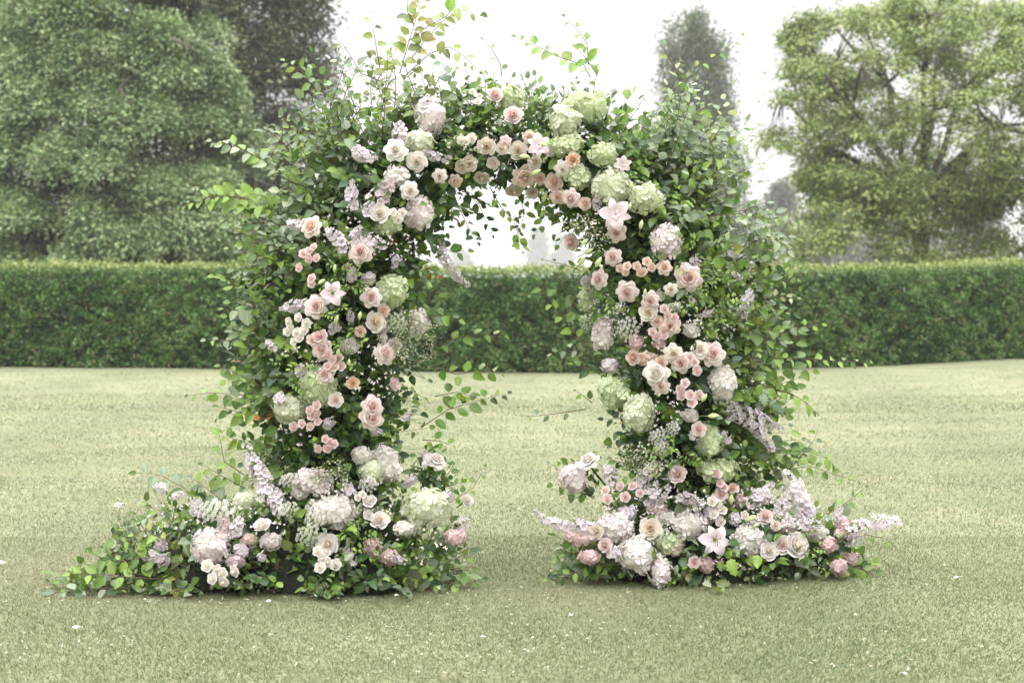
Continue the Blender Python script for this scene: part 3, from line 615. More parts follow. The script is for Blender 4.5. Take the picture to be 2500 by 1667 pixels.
def BU(x, y, ang, ln, label):
    """a closed lily bud on its stalk; ang in degrees on the picture, ln in grid px"""
    p, nn = surf(x, y, .08); o = thing('lily_bud', label, 'lily bud', p, 'pale green lily buds in the arch'); L = ln / PXM
    if 'bud' not in _cache:
        V = []; F = []; C = []
        for i, t in enumerate(np.linspace(0, 1, 9)):
            r = .24 * math.sin(math.pi * min(1, .04 + t * .93)) ** .75 * (1.0 - .15 * t)
            for j in range(9): a = j * 2 * math.pi / 9; rr = r * (1 + .10 * math.cos(3 * a)); V.append((rr * math.cos(a), t - .5, rr * math.sin(a))); q = .35 + .3 * math.cos(3 * a); C.append([(.34, .46, .16)[k] * (1 - q) + (.66, .70, .42)[k] * q for k in range(3)])
        F = [(i * 9 + j, i * 9 + (j + 1) % 9, i * 9 + 9 + (j + 1) % 9, i * 9 + 9 + j) for i in range(8) for j in range(9)]
        _cache['bud'] = mesh('bud', V, F, C, None, M_stem, True); t = Tubes(); t.add([(0, -.5, 0), (.05, -.9, .1), (0, -1.3, .5)], .05, .05, (.10, .18, .05), 5); _cache['budstalk'] = t.build('bud_stalk', M_stem)
    a = math.radians(ang); o.rotation_mode = 'QUATERNION'; up = Vector((math.cos(a), -.25, math.sin(a))).normalized(); z = Vector((0, 1, 0)); X = up.cross(z).normalized(); Z = X.cross(up)
    o.rotation_quaternion = Matrix((X, up, Z)).transposed().to_quaternion(); child('bud', _cache['bud'], o, s=L); child('stalk', _cache['budstalk'], o, s=L); DISCS.append((x, y, ln * .3, p.y)); return o
# ================================================================ the flowers, read off the photograph (grid 2352 x 1568)
# --- crown of the arch and its left shoulder
R('P', 'white', 908, 346, 50, 'white rose with pointed petals, left of the round white rose on the left shoulder')
R('G', 'white', 958, 372, 47, 'round white rose just under the cream hydrangea on the left shoulder')
R('P', 'white', 941, 438, 42, 'white rose above the large pink hydrangea at the inner left corner')
R('G', 'white', 872, 491, 46, 'white rose between the lilac stocks and three tiny white roses, left leg top')
R('G', 'cream', 1118, 336, 42, 'cream rose alone in the middle of the arch crown, facing out')
R('G', 'cream', 1079, 376, 36, 'cream rose turned left below the crown middle, beside bright sawtooth leaves')
R('G', 'cream', 1152, 343, 30, 'half hidden cream rose touching the lone cream rose of the crown')
R('P', 'peach', 1046, 416, 30, 'small peach rose hanging under the left part of the crown')
R('G', 'blush', 1178, 267, 46, 'blush garden rose below the topmost green hydrangea')
R('G', 'blush', 1136, 220, 40, 'blush rose tucked behind the topmost green hydrangea')
R('G', 'cream', 1190, 346, 42, 'cream peach rose between the lone cream rose and the upper lily')
R('P', 'pink', 1161, 325, 26, 'small pink rose right of the lone cream crown rose')
R('P', 'peach', 1204, 406, 56, 'peach rose with long pointed petals on the underside of the crown')
R('G', 'cream', 1181, 434, 42, 'cream rose hanging lowest under the crown, seen from behind', nrm=Vector((0, -.6, -.9)))
R('G', 'cream', 1108, 406, 38, 'cream rose facing down under the crown above the hanging hornbeam twig', nrm=Vector((-.1, -.7, -.7)))
R('P', 'white', 1293, 388, 40, 'white rose left of the orange rose under the right part of the crown')
R('G', 'orange', 1316, 367, 34, 'orange peach rose under the tall green hydrangea of the crown')
R('G', 'peach', 1274, 418, 42, 'pale peach rose between two lily buds at the inner right corner')
R('G', 'peach', 1240, 410, 32, 'peach rose right of the long-petalled peach rose under the crown')
R('P', 'peach', 1282, 452, 38, 'peach rose lowest of the pair at the inner right corner')
R('P', 'blush', 1313, 456, 42, 'blush rose right of the peach pair at the inner right corner')
R('G', 'cream', 1229, 372, 32, 'cream rose under the pink upper lily')
SR('white', [(1070, 325), (1084, 318), (1060, 322)], 22, 'three cream spray roses left of the lone cream crown rose')
SR('white', [(1085, 212), (1100, 222), (1097, 235)], 20, 'small white blooms at the very top left of the crown')
HY('hpink', 988, 268, 64, 78, 'tall pale pink hydrangea at the top of the left shoulder')
HY('palegreen', 963, 326, 62, 50, 'cream hydrangea under the tall pale pink one on the left shoulder')
HY('hwhite', 912, 405, 54, 44, 'white hydrangea left above the inner left corner, over lilac stock')
HY('hpink', 962, 492, 60, 70, 'pink white hydrangea at the inner left corner of the arch')
HY('green', 892, 521, 58, 36, 'green hydrangea under the white rose and tiny white roses, left leg top')
HY('green', 1175, 226, 54, 52, 'green hydrangea at the very top of the crown')
HY('green', 1346, 246, 88, 66, 'broad green hydrangea at the top of the right shoulder')
HY('palegreen', 1299, 279, 66, 72, 'bright green hydrangea inward of the broad one on the right shoulder')
HY('green', 1302, 332, 72, 46, 'darker green hydrangea below the bright green one on the right shoulder')
HY('green', 1386, 356, 58, 54, 'green hydrangea half sunk in leaves on the right shoulder')
HY('green', 1328, 406, 56, 54, 'round green hydrangea at the inner right corner beside white rose')
HY('palegreen', 1407, 430, 80, 80, 'large creamy green hydrangea above the pink lily on the right shoulder')
HY('palegreen', 1482, 455, 74, 66, 'creamy green hydrangea outermost on the right shoulder')
LI(1414, 493, 80, 'pink double lily hanging under the large creamy green hydrangea', .3)
LI(1236, 335, 62, 'pink lily left of the green hydrangeas in the crown', 1.1)
LI(1430, 378, 46, 'faded tan lily peeking between hydrangeas on the right shoulder', .8, 'mauve')
SP('lilac', 921, 325, 919, 280, 32, 'short lilac spike left of the tall pale pink hydrangea')
SP('lilac', 975, 346, 1034, 366, 24, 'lilac spike right above the round white rose, pointing inward')
SP('lilac', 818, 348, 864, 366, 34, 'lilac bloom pair outermost on the left shoulder')
SP('lilac', 820, 478, 813, 416, 28, 'upright lilac stock on the outer side of the left leg top')
SP('lilacwhite', 842, 487, 866, 436, 36, 'thick pale lilac stock above the white rose on the left leg top')
SP('mauve', 884, 460, 900, 412, 32, 'dusky lilac stock under the white hydrangea, left shoulder')
SR('white', [(903, 488), (924, 488), (915, 503)], 22, 'three tiny white roses between white rose and pink white hydrangea')
BU(1246, 331, -25, 24, 'lily bud lying over the pink crown lily'); BU(1205, 360, -5, 25, 'horizontal lily bud under the crown lily')
BU(1231, 396, 25, 27, 'lily bud between the peach roses under the crown'); BU(1251, 452, 70, 28, 'green lily bud hanging at the inner right corner')
BU(1451, 427, 90, 17, 'small round bud above the outermost creamy green hydrangea'); BU(1447, 474, 80, 18, 'small bud between the two creamy green hydrangeas'); BU(1473, 516, 80, 22, 'bud below the outermost creamy green hydrangea')
# --- right leg
R('P', 'blush', 1416, 534, 46, 'blush rose directly under the pink double lily')
R('G', 'blush', 1314, 555, 44, 'round blush rose on the inner edge of the right leg')
R('P', 'blush', 1408, 590, 40, 'blush rose second below the pink double lily')
R('P', 'blush', 1376, 642, 42, 'blush rose at the inner side of the right leg beside dark gap')
R('P', 'blush', 1440, 670, 52, 'blush rose with pink heart in the middle of the right leg')
R('P', 'blush', 1581, 637, 58, 'largest blush rose, high on the outer side of the right leg')
R('P', 'peach', 1526, 614, 34, 'peach rose half hidden by grey leaves under the pink hydrangea')
R('P', 'cream', 1541, 665, 32, 'small cream rose inward of the largest blush rose')
R('P', 'blush', 1494, 690, 40, 'blush rose touching the cream round rose, right leg middle')
R('G', 'cream', 1489, 718, 42, 'round cream rose below its blush neighbour, right leg middle')
R('G', 'peach', 1509, 738, 28, 'small peach rose under the round cream rose on the right leg')
R('P', 'tan', 1539, 749, 44, 'tan blush rose above the pink spray roses on the right leg')
R('G', 'peach', 1456, 820, 38, 'round peach rose left of the pink clusters, right leg')
R('P', 'cream', 1546, 812, 46, 'cream rose behind the pointed blush rose on the lower right leg')
R('P', 'blush', 1565, 832, 52, 'pointed blush rose in the group of five on the right leg')
R('G', 'peach', 1519, 832, 34, 'peach rose behind the big white rose on the right leg')
R('P', 'white', 1508, 857, 56, 'big white pointed rose on the lower right leg')
R('P', 'tan', 1519, 886, 38, 'tan rose below the big white pointed rose')
R('P', 'blush', 1636, 814, 52, 'blush rose outermost in the row across the right leg')
R('P', 'cream', 1608, 803, 40, 'cream rose just behind the outermost blush rose')
R('G', 'blush', 1604, 986, 34, 'blush rose above the dark gap near the foot of the right leg')
SR('pink', [(1525, 710), (1535, 724), (1549, 729)], 22, 'three pink spray roses right of the round cream rose')
SR('pink', [(1499, 762), (1522, 757), (1526, 771), (1508, 773)], 21, 'four pink spray roses below the tan blush rose')
SR('peach', [(1424, 616), (1441, 612), (1437, 625)], 21, 'three peach spray roses below the second blush rose, right leg')
SR('peach', [(1463, 611), (1486, 601), (1478, 624), (1496, 614), (1471, 626)], 20, 'five peach spray roses beneath the pink hydrangea, right leg')
SR('blush', [(1595, 832), (1583, 820), (1600, 851)], 24, 'three blush spray roses beside the pointed blush rose')
SR('blush', [(1574, 880), (1562, 893), (1564, 908)], 24, 'blush spray roses in a column, lower right leg')
SR('blush', [(1584, 908), (1605, 907), (1590, 925)], 26, 'three larger blush spray roses left of the white hydrangea')
HY('hpink', 1528, 557, 66, 72, 'pink flecked hydrangea near the top of the right leg')
HY('green', 1347, 686, 34, 52, 'green hydrangea on the inner edge of the right leg')
HY('hpink', 1386, 767, 46, 72, 'pink white hydrangea beside the round lace flower, right leg')
HY('hwhite', 1660, 880, 58, 78, 'white hydrangea on the outer side of the right leg')
HY('green', 1410, 902, 70, 62, 'green hydrangea on the inner lower right leg, upper of two')
HY('palegreen', 1467, 948, 72, 80, 'pale green cone-shaped hydrangea, lower of two on the inner right leg')
HY('green', 1629, 1016, 58, 72, 'green hydrangea above the foot of the right leg')
HY('green', 1649, 1080, 88, 50, 'wide green hydrangea at the outer foot of the right leg')
UM(1439, 754, 56, 56, 'hwhite', 'round white lace flower on the right leg'); UM(1423, 705, 30, 28, 'palegreen', 'small greenish lace flower above the round white one')
UM(1340, 740, 32, 38, 'palegreen', 'greenish lace flower hanging on the inner edge, right leg'); UM(1510, 1004, 46, 40, 'hwhite', 'white lace flower under the cone-shaped hydrangea')
UM(1520, 1030, 44, 36, 'palegreen', 'cream lace flower below the white one near the right foot'); UM(1545, 984, 34, 36, 'hwhite', 'loose lace flower with separate dots before the dark gap')
UM(1553, 704, 32, 26, 'palegreen', 'little green lace flower right of the pink spray roses')
SP('lilac', 1370, 475, 1365, 440, 22, 'lilac sprig left of the large creamy green hydrangea'); SP('lilac', 1346, 654, 1352, 630, 20, 'lilac sprig at the inner edge over the green hydrangea')
HC('rosepink', 1461, 788, 28, 34, 'small pink cluster under the round lace flower'); HC('peach', 1487, 824, 42, 26, 'peach pink cluster right of the round peach rose')
SP('lilacwhite', 1588, 597, 1608, 608, 18, 'pale lilac tuft over the largest blush rose'); SP('lilac', 1672, 578, 1700, 588, 18, 'lilac sprig high on the outer right leg')
SP('lilac', 1684, 628, 1706, 642, 14, 'thin lilac sprig on the outer right leg above the lilac mass'); SP('lilac', 1586, 684, 1598, 697, 16, 'tiny lilac tuft below the largest blush rose')
SP('lilac', 1612, 724, 1636, 724, 16, 'lilac sprig on the outer right leg at mid height'); SP('lilac', 1514, 686, 1518, 664, 13, 'thin upright lilac sprig in the middle right leg')
SP('lilac', 1700, 730, 1726, 668, 30, 'broad lilac stock at the outer edge of the right leg')
SP('lilacwhite', 1668, 932, 1792, 984, 34, 'long pale delphinium arching outward below the white hydrangea'); SP('lilacwhite', 1672, 950, 1776, 1036, 30, 'second long delphinium drooping under the first')
SP('lilac', 1664, 995, 1674, 1022, 18, 'short lilac sprig beside the upper foot hydrangea, right leg'); SP('lilac', 1590, 995, 1600, 1012, 16, 'tiny lilac buds left of the upper foot hydrangea')
BU(1343, 556, 40, 22, 'bud right of the round blush rose on the inner edge'); BU(1352, 577, 30, 25, 'bud beneath the bud next to the round blush rose'); BU(1337, 600, 50, 26, 'lowest slanting bud on the inner edge of the right leg')
BU(1375, 602, 60, 27, 'long bud left of the second blush rose'); BU(1482, 671, 90, 17, 'small green bud above the blush rose, right leg middle'); BU(1618, 913, 60, 22, 'bud right of the larger blush spray roses'); BU(1639, 955, 5, 26, 'horizontal bud above the blush rose near the right foot')
# --- left leg
R('P', 'peach', 716, 521, 46, 'peach blush rose, highest on the outer side of the left leg')
R('P', 'blush', 829, 579, 52, 'blush rose below the row of lilac stock on the left leg')
R('P', 'blush', 853, 683, 46, 'blush rose left of the green hydrangea on the left leg')
R('P', 'blush', 726, 704, 48, 'blush rose ending the horizontal lilac spike, left leg')
R('G', 'peach', 880, 713, 30, 'small cream peach rose under the green hydrangea')
R('G', 'cream', 861, 740, 46, 'cream rose beside the lacy flowers on the left leg')
R('G', 'peach', 828, 761, 28, 'small round peach rose against a dark gap')
R('P', 'blush', 739, 800, 48, 'blush rose above the pink spray roses, left leg')
R('P', 'blush', 884, 812, 46, 'blush rose lower of the pair by the lacy foliage')
R('G', 'blushwhite', 905, 793, 36, 'pale garden rose upper of the pair by the lacy foliage')
R('P', 'blush', 746, 861, 44, 'blush rose on top of the large green hydrangea, left leg')
R('G', 'blushwhite', 771, 919, 38, 'pale garden rose right of the large green hydrangea')
R('G', 'orange', 811, 880, 30, 'frilly orange rose in the lower left leg')
R('P', 'blush', 854, 934, 46, 'upper blush rose of the stacked pair on the left leg')
R('P', 'blush', 853, 960, 50, 'lower blush rose of the stacked pair on the left leg')
SR('pink', [(721, 568), (710, 577), (697, 583), (710, 594), (728, 593)], 22, 'five pink spray roses high on the left leg')
SR('pink', [(688, 615)], 21, 'single pink spray rose below the five')
SR('pink', [(716, 652), (717, 640)], 22, 'two pink spray rose buds beside the pale lily')
SR('pink', [(730, 774), (742, 770), (717, 780)], 26, 'frilly pink spray roses touching the blush rose from above')
SR('pink', [(753, 815), (764, 826), (779, 822), (753, 841), (768, 843), (784, 842)], 23, 'six pink spray roses above the large green hydrangea')
SR('pink', [(712, 942), (728, 931), (729, 947), (715, 956), (730, 968), (713, 979), (694, 973), (674, 979)], 21, 'eight pink spray roses under the pale green hydrangea')
SR('pink', [(748, 1008), (758, 1016), (731, 1030), (752, 1029), (768, 1020)], 21, 'five pink spray roses over the dark gap near the left foot')
SR('white', [(686, 729), (704, 742), (699, 759)], 22, 'white spray roses near the horizontal lilac spike')
SR('white', [(664, 738), (666, 750), (660, 762)], 20, 'column of white buds outermost on the left leg'); SR('white', [(682, 764), (688, 776), (676, 784)], 22, 'white spray roses under the column of white buds')
HC('hwhite', 803, 795, 36, 32, 'white cluster in the middle of the left leg', 'flower cluster')
HY('green', 899, 668, 62, 72, 'green hydrangea on the inner side of the left leg')
HY('green', 730, 888, 74, 84, 'large green hydrangea low on the left leg')
HY('palegreen', 667, 941, 70, 56, 'pale green hydrangea outermost low on the left leg')
HY('hwhite', 959, 742, 44, 54, 'white hydrangea behind lace at the inner edge of the left leg')
UM(912, 742, 54, 50, 'palegreen', 'greenish lace flower before the white hydrangea, left leg'); UM(882, 776, 24, 20, 'palegreen', 'tiny lace flower between cream rose and blush rose')
LI(764, 674, 62, 'pale pink single lily above the blush rose on the left leg', .5, 'lily', False)
SP('lilac', 700, 516, 662, 514, 26, 'lilac stock pointing outward from the highest peach blush rose')
SP('lilacwhite', 790, 575, 747, 526, 34, 'lilac stock leaning out, first of the row on the left leg'); SP('lilacwhite', 808, 560, 884, 560, 38, 'thick lilac stock directly above a blush rose')
SP('lilac', 812, 545, 826, 515, 22, 'small lilac stock rising behind the row'); SP('lilac', 1012, 566, 1076, 656, 24, 'trailing lilac spike hanging into the arch opening')
SP('lilac', 708, 700, 645, 713, 26, 'horizontal lilac spike with white buds, left leg'); SP('lilac', 806, 640, 803, 607, 26, 'lilac sprig above the pale pink single lily')
SP('lilac', 806, 735, 805, 710, 15, 'narrow lilac sprig in the dark middle of the left leg'); SP('lilac', 637, 802, 612, 785, 18, 'lilac sprig at the outer edge of the left leg')
SP('lilacwhite', 688, 860, 694, 832, 22, 'pale lilac sprig beside the six pink spray roses'); SP('mauve', 884, 742, 881, 790, 20, 'dusky pink spike between the cream rose and the lace')
SP('rosepink', 902, 872, 912, 900, 22, 'pink and lilac sprig on the inner left leg'); SP('lilac', 905, 610, 912, 585, 18, 'lilac sprig by grey leaves on the inner left leg')
SP('lilacwhite', 640, 910, 655, 925, 24, 'white lilac tuft over the pale green hydrangea'); SP('lilac', 750, 975, 768, 962, 24, 'lilac tuft right of the eight pink spray roses'); SP('lilac', 855, 988, 880, 992, 18, 'lilac buds under the stacked pair of roses')
SP('lilac', 765, 760, 782, 742, 22, 'lilac sprig left of the small round peach rose'); SP('lilacwhite', 925, 960, 945, 950, 16, 'lilac sprig at the inner edge low on the left leg')
BU(769, 616, 80, 18, 'round bud high in the middle of the left leg'); BU(739, 647, 30, 19, 'bud beside the two pink spray rose buds'); BU(773, 733, 70, 22, 'bud below the pale pink single lily')
BU(827, 725, 80, 20, 'bud above the small round peach rose'); BU(777, 808, 80, 18, 'bud over the six pink spray roses'); BU(802, 832, 90, 16, 'small bud right of the six pink spray roses')
# --- foot of the left leg
R('G', 'white', 871, 1196, 46, 'white rose in the middle of the left mound', nrm=Vector((0, -1, .6)))
R('P', 'white', 1001, 1058, 46, 'white rose standing out at the inner side above the left mound', nrm=Vector((.35, -.6, .8)))
R('G', 'white', 602, 1208, 40, 'white rose lying half hidden left of the lace, left mound', nrm=Vector((-.2, -.6, .9)))
R('G', 'white', 754, 1250, 50, 'white rose above the cluster of small white roses')
R('G', 'white', 1072, 1150, 30, 'pale lilac white bloom at the inner edge of the left mound')
SR('white', [(730, 1266), (750, 1268), (741, 1281), (753, 1290), (771, 1296), (736, 1303)], 25, 'six small white roses low in the left mound')
SR('white', [(845, 1153), (853, 1148)], 28, 'double white spray rose above the middle of the left mound'); SR('white', [(845, 1182)], 26, 'single white spray rose beside the white middle rose')
SR('white', [(821, 1143), (832, 1136)], 18, 'tiny white buds beside the double white spray rose')
SR('white', [(477, 1299), (499, 1308), (489, 1328), (515, 1334), (541, 1310), (511, 1316)], 27, 'six white roses under the big pink hydrangea at the left')
HY('hwhite', 885, 1066, 66, 78, 'white hydrangea highest at the foot of the left leg'); HC('palegreen', 851, 1080, 56, 56, 'white green viburnum head beside the highest hydrangea', 'viburnum')
HY('hpink', 721, 1106, 78, 56, 'pink white hydrangea on the upper left mound', ); HY('hwhite', 764, 1172, 104, 76, 'wide white hydrangea in the centre of the left mound')
HY('palegreen', 982, 1166, 112, 80, 'wide greenish white hydrangea at the inner side of the left mound'); HY('hpink', 482, 1257, 74, 84, 'big pink hydrangea at the outer side of the left mound')
UM(489, 1172, 84, 56, 'hwhite', 'wide lace flower over the big pink hydrangea'); UM(848, 1108, 46, 34, 'hwhite', 'lace flower under the viburnum head'); UM(708, 1228, 60, 54, 'palegreen', 'green lace flower hanging in the left mound')
UM(660, 1166, 46, 36, 'palegreen', 'lace flower at the foot of the long lilac spike'); UM(722, 1190, 50, 40, 'palegreen', 'lace flower left of the wide white hydrangea'); UM(664, 1098, 50, 34, 'hwhite', 'soft lace flower beside the upper long lilac spike')
SP('lilacwhite', 656, 1178, 562, 1016, 42, 'long thick lilac spike leaning outward over the left mound', dens=1.3, lift=.10)
SP('lilacwhite', 530, 1226, 552, 1190, 30, 'short pale lilac spike beside the wide lace flower'); SP('rosepink', 508, 1232, 520, 1178, 20, 'pink feathery spike between lace and short lilac spike')
SP('lilac', 446, 1180, 441, 1138, 18, 'narrow lilac spike, outer of two over the left mound'); SP('lilac', 460, 1182, 460, 1145, 18, 'narrow lilac spike, inner of two over the left mound')
SP('lilacwhite', 380, 1130, 355, 1112, 20, 'lilac white sprig at the far outer side of the left mound'); SP('lilacwhite', 400, 1142, 428, 1132, 16, 'chain of white buds below the outer leafy twig')
SP('lilacwhite', 268, 1158, 283, 1157, 12, 'lone lilac bloom out over the lawn at the left'); SP('lilac', 366, 1258, 376, 1234, 26, 'lilac tuft left of the big pink hydrangea')
SP('lilac', 336, 1276, 366, 1284, 24, 'lilac tuft low in the leafy tail, outer'); SP('lilac', 374, 1296, 390, 1278, 26, 'lilac tuft low in the leafy tail, inner')
SP('lilac', 800, 1262, 816, 1300, 24, 'lilac blooms between white and pink clusters, left mound'); SP('lilac', 908, 1284, 932, 1292, 20, 'lilac buds right of the lower pink cluster')
SP('lilacwhite', 772, 1206, 782, 1182, 34, 'lilac tuft on the wide white hydrangea'); SP('lilacwhite', 1012, 1150, 1040, 1122, 26, 'lilac spike rising behind the greenish white hydrangea'); SP('lilacwhite', 1050, 1206, 1072, 1192, 30, 'lilac white bloom at the inner edge of the left mound base')
SP('lilacwhite', 600, 1282, 606, 1270, 20, 'lilac white tuft in the leaves right of the big pink hydrangea'); SP('lilac', 935, 1110, 960, 1090, 24, 'pale lilac spike right of the highest white hydrangea')
SP('lilacwhite', 800, 1120, 812, 1135, 26, 'pale bud cluster between hydrangeas of the left mound'); SP('lilacwhite', 975, 1040, 970, 1075, 16, 'white spike hanging at the inner side over the left mound')
HC('rosepink', 854, 1258, 34, 40, 'pink cluster, upper of two low in the left mound'); HC('rosepink', 893, 1282, 34, 32, 'pink cluster, lower of two low in the left mound'); HC('rosepink', 1046, 1234, 46, 32, 'pink cluster at the inner corner of the left mound')
HC('mauve', 538, 1291, 40, 26, 'dusky pink cluster by the six white roses'); HC('lilac', 553, 1266, 28, 30, 'lilac pink cluster above the dusky one'); HC('peach', 570, 1240, 30, 22, 'peach tinted cluster in yellowing leaves'); 
# --- foot of the right leg
R('P', 'white', 1352, 1060, 54, 'white rose facing up at the inner top of the right mound', nrm=Vector((-.5, -.6, .7)))
R('G', 'blush', 1557, 1090, 40, 'blush garden rose before the dark gap at the right foot'); R('G', 'blush', 1645, 1088, 28, 'small blush rose on the wide green foot hydrangea')
R('G', 'blush', 1656, 1136, 34, 'round blush bloom below the wide green foot hydrangea'); R('G', 'peach', 1684, 1122, 28, 'half hidden peach rose right of the round blush bloom')
R('G', 'blush', 1757, 1187, 36, 'blush garden rose in the lilac mass of the right mound'); R('G', 'white', 1766, 1266, 46, 'white garden rose, smaller of the pair low in the right mound')
R('G', 'white', 1826, 1252, 62, 'big white garden rose low in the right mound'); R('G', 'blushwhite', 1796, 1250, 44, 'blush rose hidden behind the big white garden rose')
R('G', 'cream', 1370, 1220, 36, 'cream rose against the pink white hydrangea at the inner right mound'); R('G', 'blush', 1390, 1252, 34, 'peach blush rose below the cream one, inner right mound')
R('G', 'blush', 1594, 1292, 32, 'peach hearted rose low in the middle of the right mound'); R('G', 'cream', 1494, 1214, 50, 'cream rose mixed with lace in the right mound')
R('G', 'blushwhite', 1781, 1206, 26, 'small round blush bud under the blush garden rose')
SR('pink', [(1396, 1146), (1436, 1141), (1425, 1117), (1454, 1117), (1392, 1127), (1470, 1132)], 24, 'six peach pink spray roses on the inner top of the right mound')
SR('pink', [(1655, 1110), (1663, 1120)], 20, 'two pink rose buds under the small blush rose'); SR('white', [(1636, 1151), (1640, 1180), (1658, 1171), (1654, 1198), (1648, 1155)], 24, 'five white spray roses in the middle of the right mound')
SR('white', [(1709, 1183)], 24, 'single white spray rose above the white cream hydrangea'); 
HY('hpink', 1318, 1098, 60, 66, 'pink white hydrangea at the inner top of the right mound'); HY('hpink', 1410, 1212, 82, 64, 'pink white hydrangea above the largest white one')
HY('hwhite', 1464, 1273, 84, 82, 'largest white hydrangea low in the right mound'); HY('hwhite', 1583, 1206, 76, 66, 'white hydrangea in the middle of the right mound')
HY('hpink', 1518, 1312, 46, 64, 'pink hydrangea lowest in the right mound, touching the grass'); HY('hwhite', 1720, 1243, 74, 70, 'white cream hydrangea right of the pink open lily'); HY('green', 1540, 1250, 60, 48, 'greenish hydrangea behind a pink cluster')
LI(1641, 1240, 80, 'pink white open lily with green heart in the right mound', .35, 'lily', False)
HC('rosepink', 1334, 1233, 66, 38, 'wide pink cluster at the inner edge of the right mound'); HC('rosepink', 1354, 1280, 40, 30, 'pink cluster below the wide one'); HC('rosepink', 1547, 1256, 46, 38, 'pink cluster before the greenish hydrangea')
HC('rosepink', 1623, 1298, 32, 32, 'pink cluster beside the peach hearted rose'); HC('rosepink', 1906, 1251, 36, 32, 'pink cluster nearest the long outward spike'); HC('rosepink', 1929, 1303, 34, 32, 'pink cluster lowest at the outer end of the right mound')
HC('rosepink', 1952, 1285, 42, 34, 'pink cluster outermost on the right mound'); HC('rosepink', 1936, 1206, 26, 34, 'upright pink cluster above the nearest one'); HC('rosepink', 1932, 1230, 28, 24, 'small pink cluster between the two outer ones')
HC('blush', 1511, 1166, 40, 34, 'pale blush cluster right of the peach pink spray roses'); HC('rosepink', 1700, 1152, 22, 30, 'pink cluster beside the lily bud of the right mound'); HC('blush', 1806, 1209, 44, 28, 'pale pink cluster under the upright lilac mass')
SP('lilacwhite', 1362, 1206, 1224, 1172, 26, 'long pale spike pointing into the opening from the right mound', lift=.08); SP('lilacwhite', 1342, 1212, 1316, 1192, 36, 'ruffled foot of the spike that points into the opening')
SP('lilac', 1412, 1118, 1378, 1067, 30, 'lilac spike leaning inward at the top of the right mound'); SP('lilac', 1470, 1128, 1508, 1066, 28, 'lilac spike leaning outward beside the lace, right mound')
SP('lilacwhite', 1488, 1146, 1546, 1102, 42, 'thick white lilac stock below the blush garden rose'); SP('lilac', 1552, 1142, 1616, 1160, 28, 'horizontal lilac stock under the dark gap'); SP('lilac', 1404, 1262, 1408, 1284, 32, 'lilac tuft beneath the peach blush rose')
SP('lilac', 1710, 1158, 1776, 1106, 32, 'slanting lilac stock inward of the upright mass'); SP('lilacwhite', 1846, 1186, 1800, 1080, 42, 'tall pale delphinium upright in the right mound', dens=1.2)
SP('lilacwhite', 1788, 1178, 1800, 1120, 34, 'short pale delphinium before the tall one'); SP('lilacwhite', 1800, 1196, 1888, 1208, 36, 'horizontal pale spike at the foot of the tall delphinium'); SP('lilac', 1922, 1194, 1934, 1160, 20, 'small lilac spike before the outward spike')
SP('lilacwhite', 1940, 1226, 2068, 1198, 40, 'long white lilac spike pointing outward from the right mound', dens=1.2); SP('lilacwhite', 1946, 1240, 1975, 1232, 34, 'pale blooms at the foot of the outward spike'); SP('lilacwhite', 1690, 1200, 1676, 1180, 26, 'pale lilac tuft above the open lily')
SP('lilacwhite', 1736, 1198, 1745, 1208, 30, 'pale tuft at the blush garden rose, right mound'); SP('lilac', 1848, 1152, 1872, 1188, 30, 'lilac spike drooping outward from the tall delphinium')
UM(1516, 1230, 54, 40, 'palegreen', 'green lace flower over the cream rose, right mound'); UM(1500, 1072, 50, 40, 'palegreen', 'green lace flower behind the outward leaning lilac spike')
BU(1680, 1146, 90, 26, 'tall lily bud beside the round blush bloom'); BU(1725, 1190, 30, 28, 'slanting lily bud left of the blush garden rose'); BU(1736, 1206, 40, 18, 'short bud under the slanting one, right mound')
# --- more blooms in the drifts
R('G', 'cream', 1060, 383, 34, 'small cream rose left of the sideways cream rose under the crown'); R('G', 'blushwhite', 1133, 374, 32, 'pale rose below the lone cream crown rose, facing down'); R('G', 'blushwhite', 1222, 442, 34, 'pale rose between the lowest crown rose and a lily bud')
R('P', 'blushwhite', 1010, 405, 34, 'pale rose half behind leaves right of the round white rose'); R('G', 'cream', 1216, 316, 32, 'cream rose peeking above the pink crown lily'); R('G', 'peach', 1345, 468, 32, 'peach rose right of the blush rose at the inner right corner')
HC('hwhite', 1268, 345, 34, 30, 'white cluster left of the darker green hydrangea'); HC('lilac', 845, 640, 30, 26, 'lilac cluster above the blush rose by the green hydrangea'); HC('hwhite', 1590, 760, 34, 28, 'white cluster above the outermost blush rose row')
HC('lilacwhite', 1400, 840, 36, 30, 'pale lilac cluster left of the big white pointed rose'); HC('hwhite', 1585, 955, 34, 26, 'white cluster over the dark gap of the right leg'); HC('hwhite', 830, 1045, 44, 34, 'white cluster left of the viburnum head')
HC('hpink', 620, 1245, 44, 36, 'pale pink cluster in the leaves of the left mound'); HC('hwhite', 930, 1215, 46, 34, 'white cluster below the greenish white hydrangea'); HC('lilacwhite', 1640, 1180, 44, 34, 'pale lilac cluster above the open lily'); HC('hwhite', 1880, 1225, 40, 30, 'white cluster between tall delphinium and pink clusters')
HC('palegreen', 560, 1150, 44, 36, 'greenish cluster at the foot of the long lilac spike'); HC('hwhite', 690, 1130, 36, 30, 'white cluster under the pink white hydrangea, upper left mound'); HC('rosepink', 1515, 790, 26, 22, 'little pink cluster under four pink spray roses')
HC('hpink', 1750, 1140, 44, 34, 'pale pink cluster behind the blush garden rose'); HC('hwhite', 1530, 1190, 46, 34, 'white cluster above the middle white hydrangea'); HC('lilacwhite', 1440, 1180, 40, 30, 'pale lilac cluster above the largest white hydrangea')
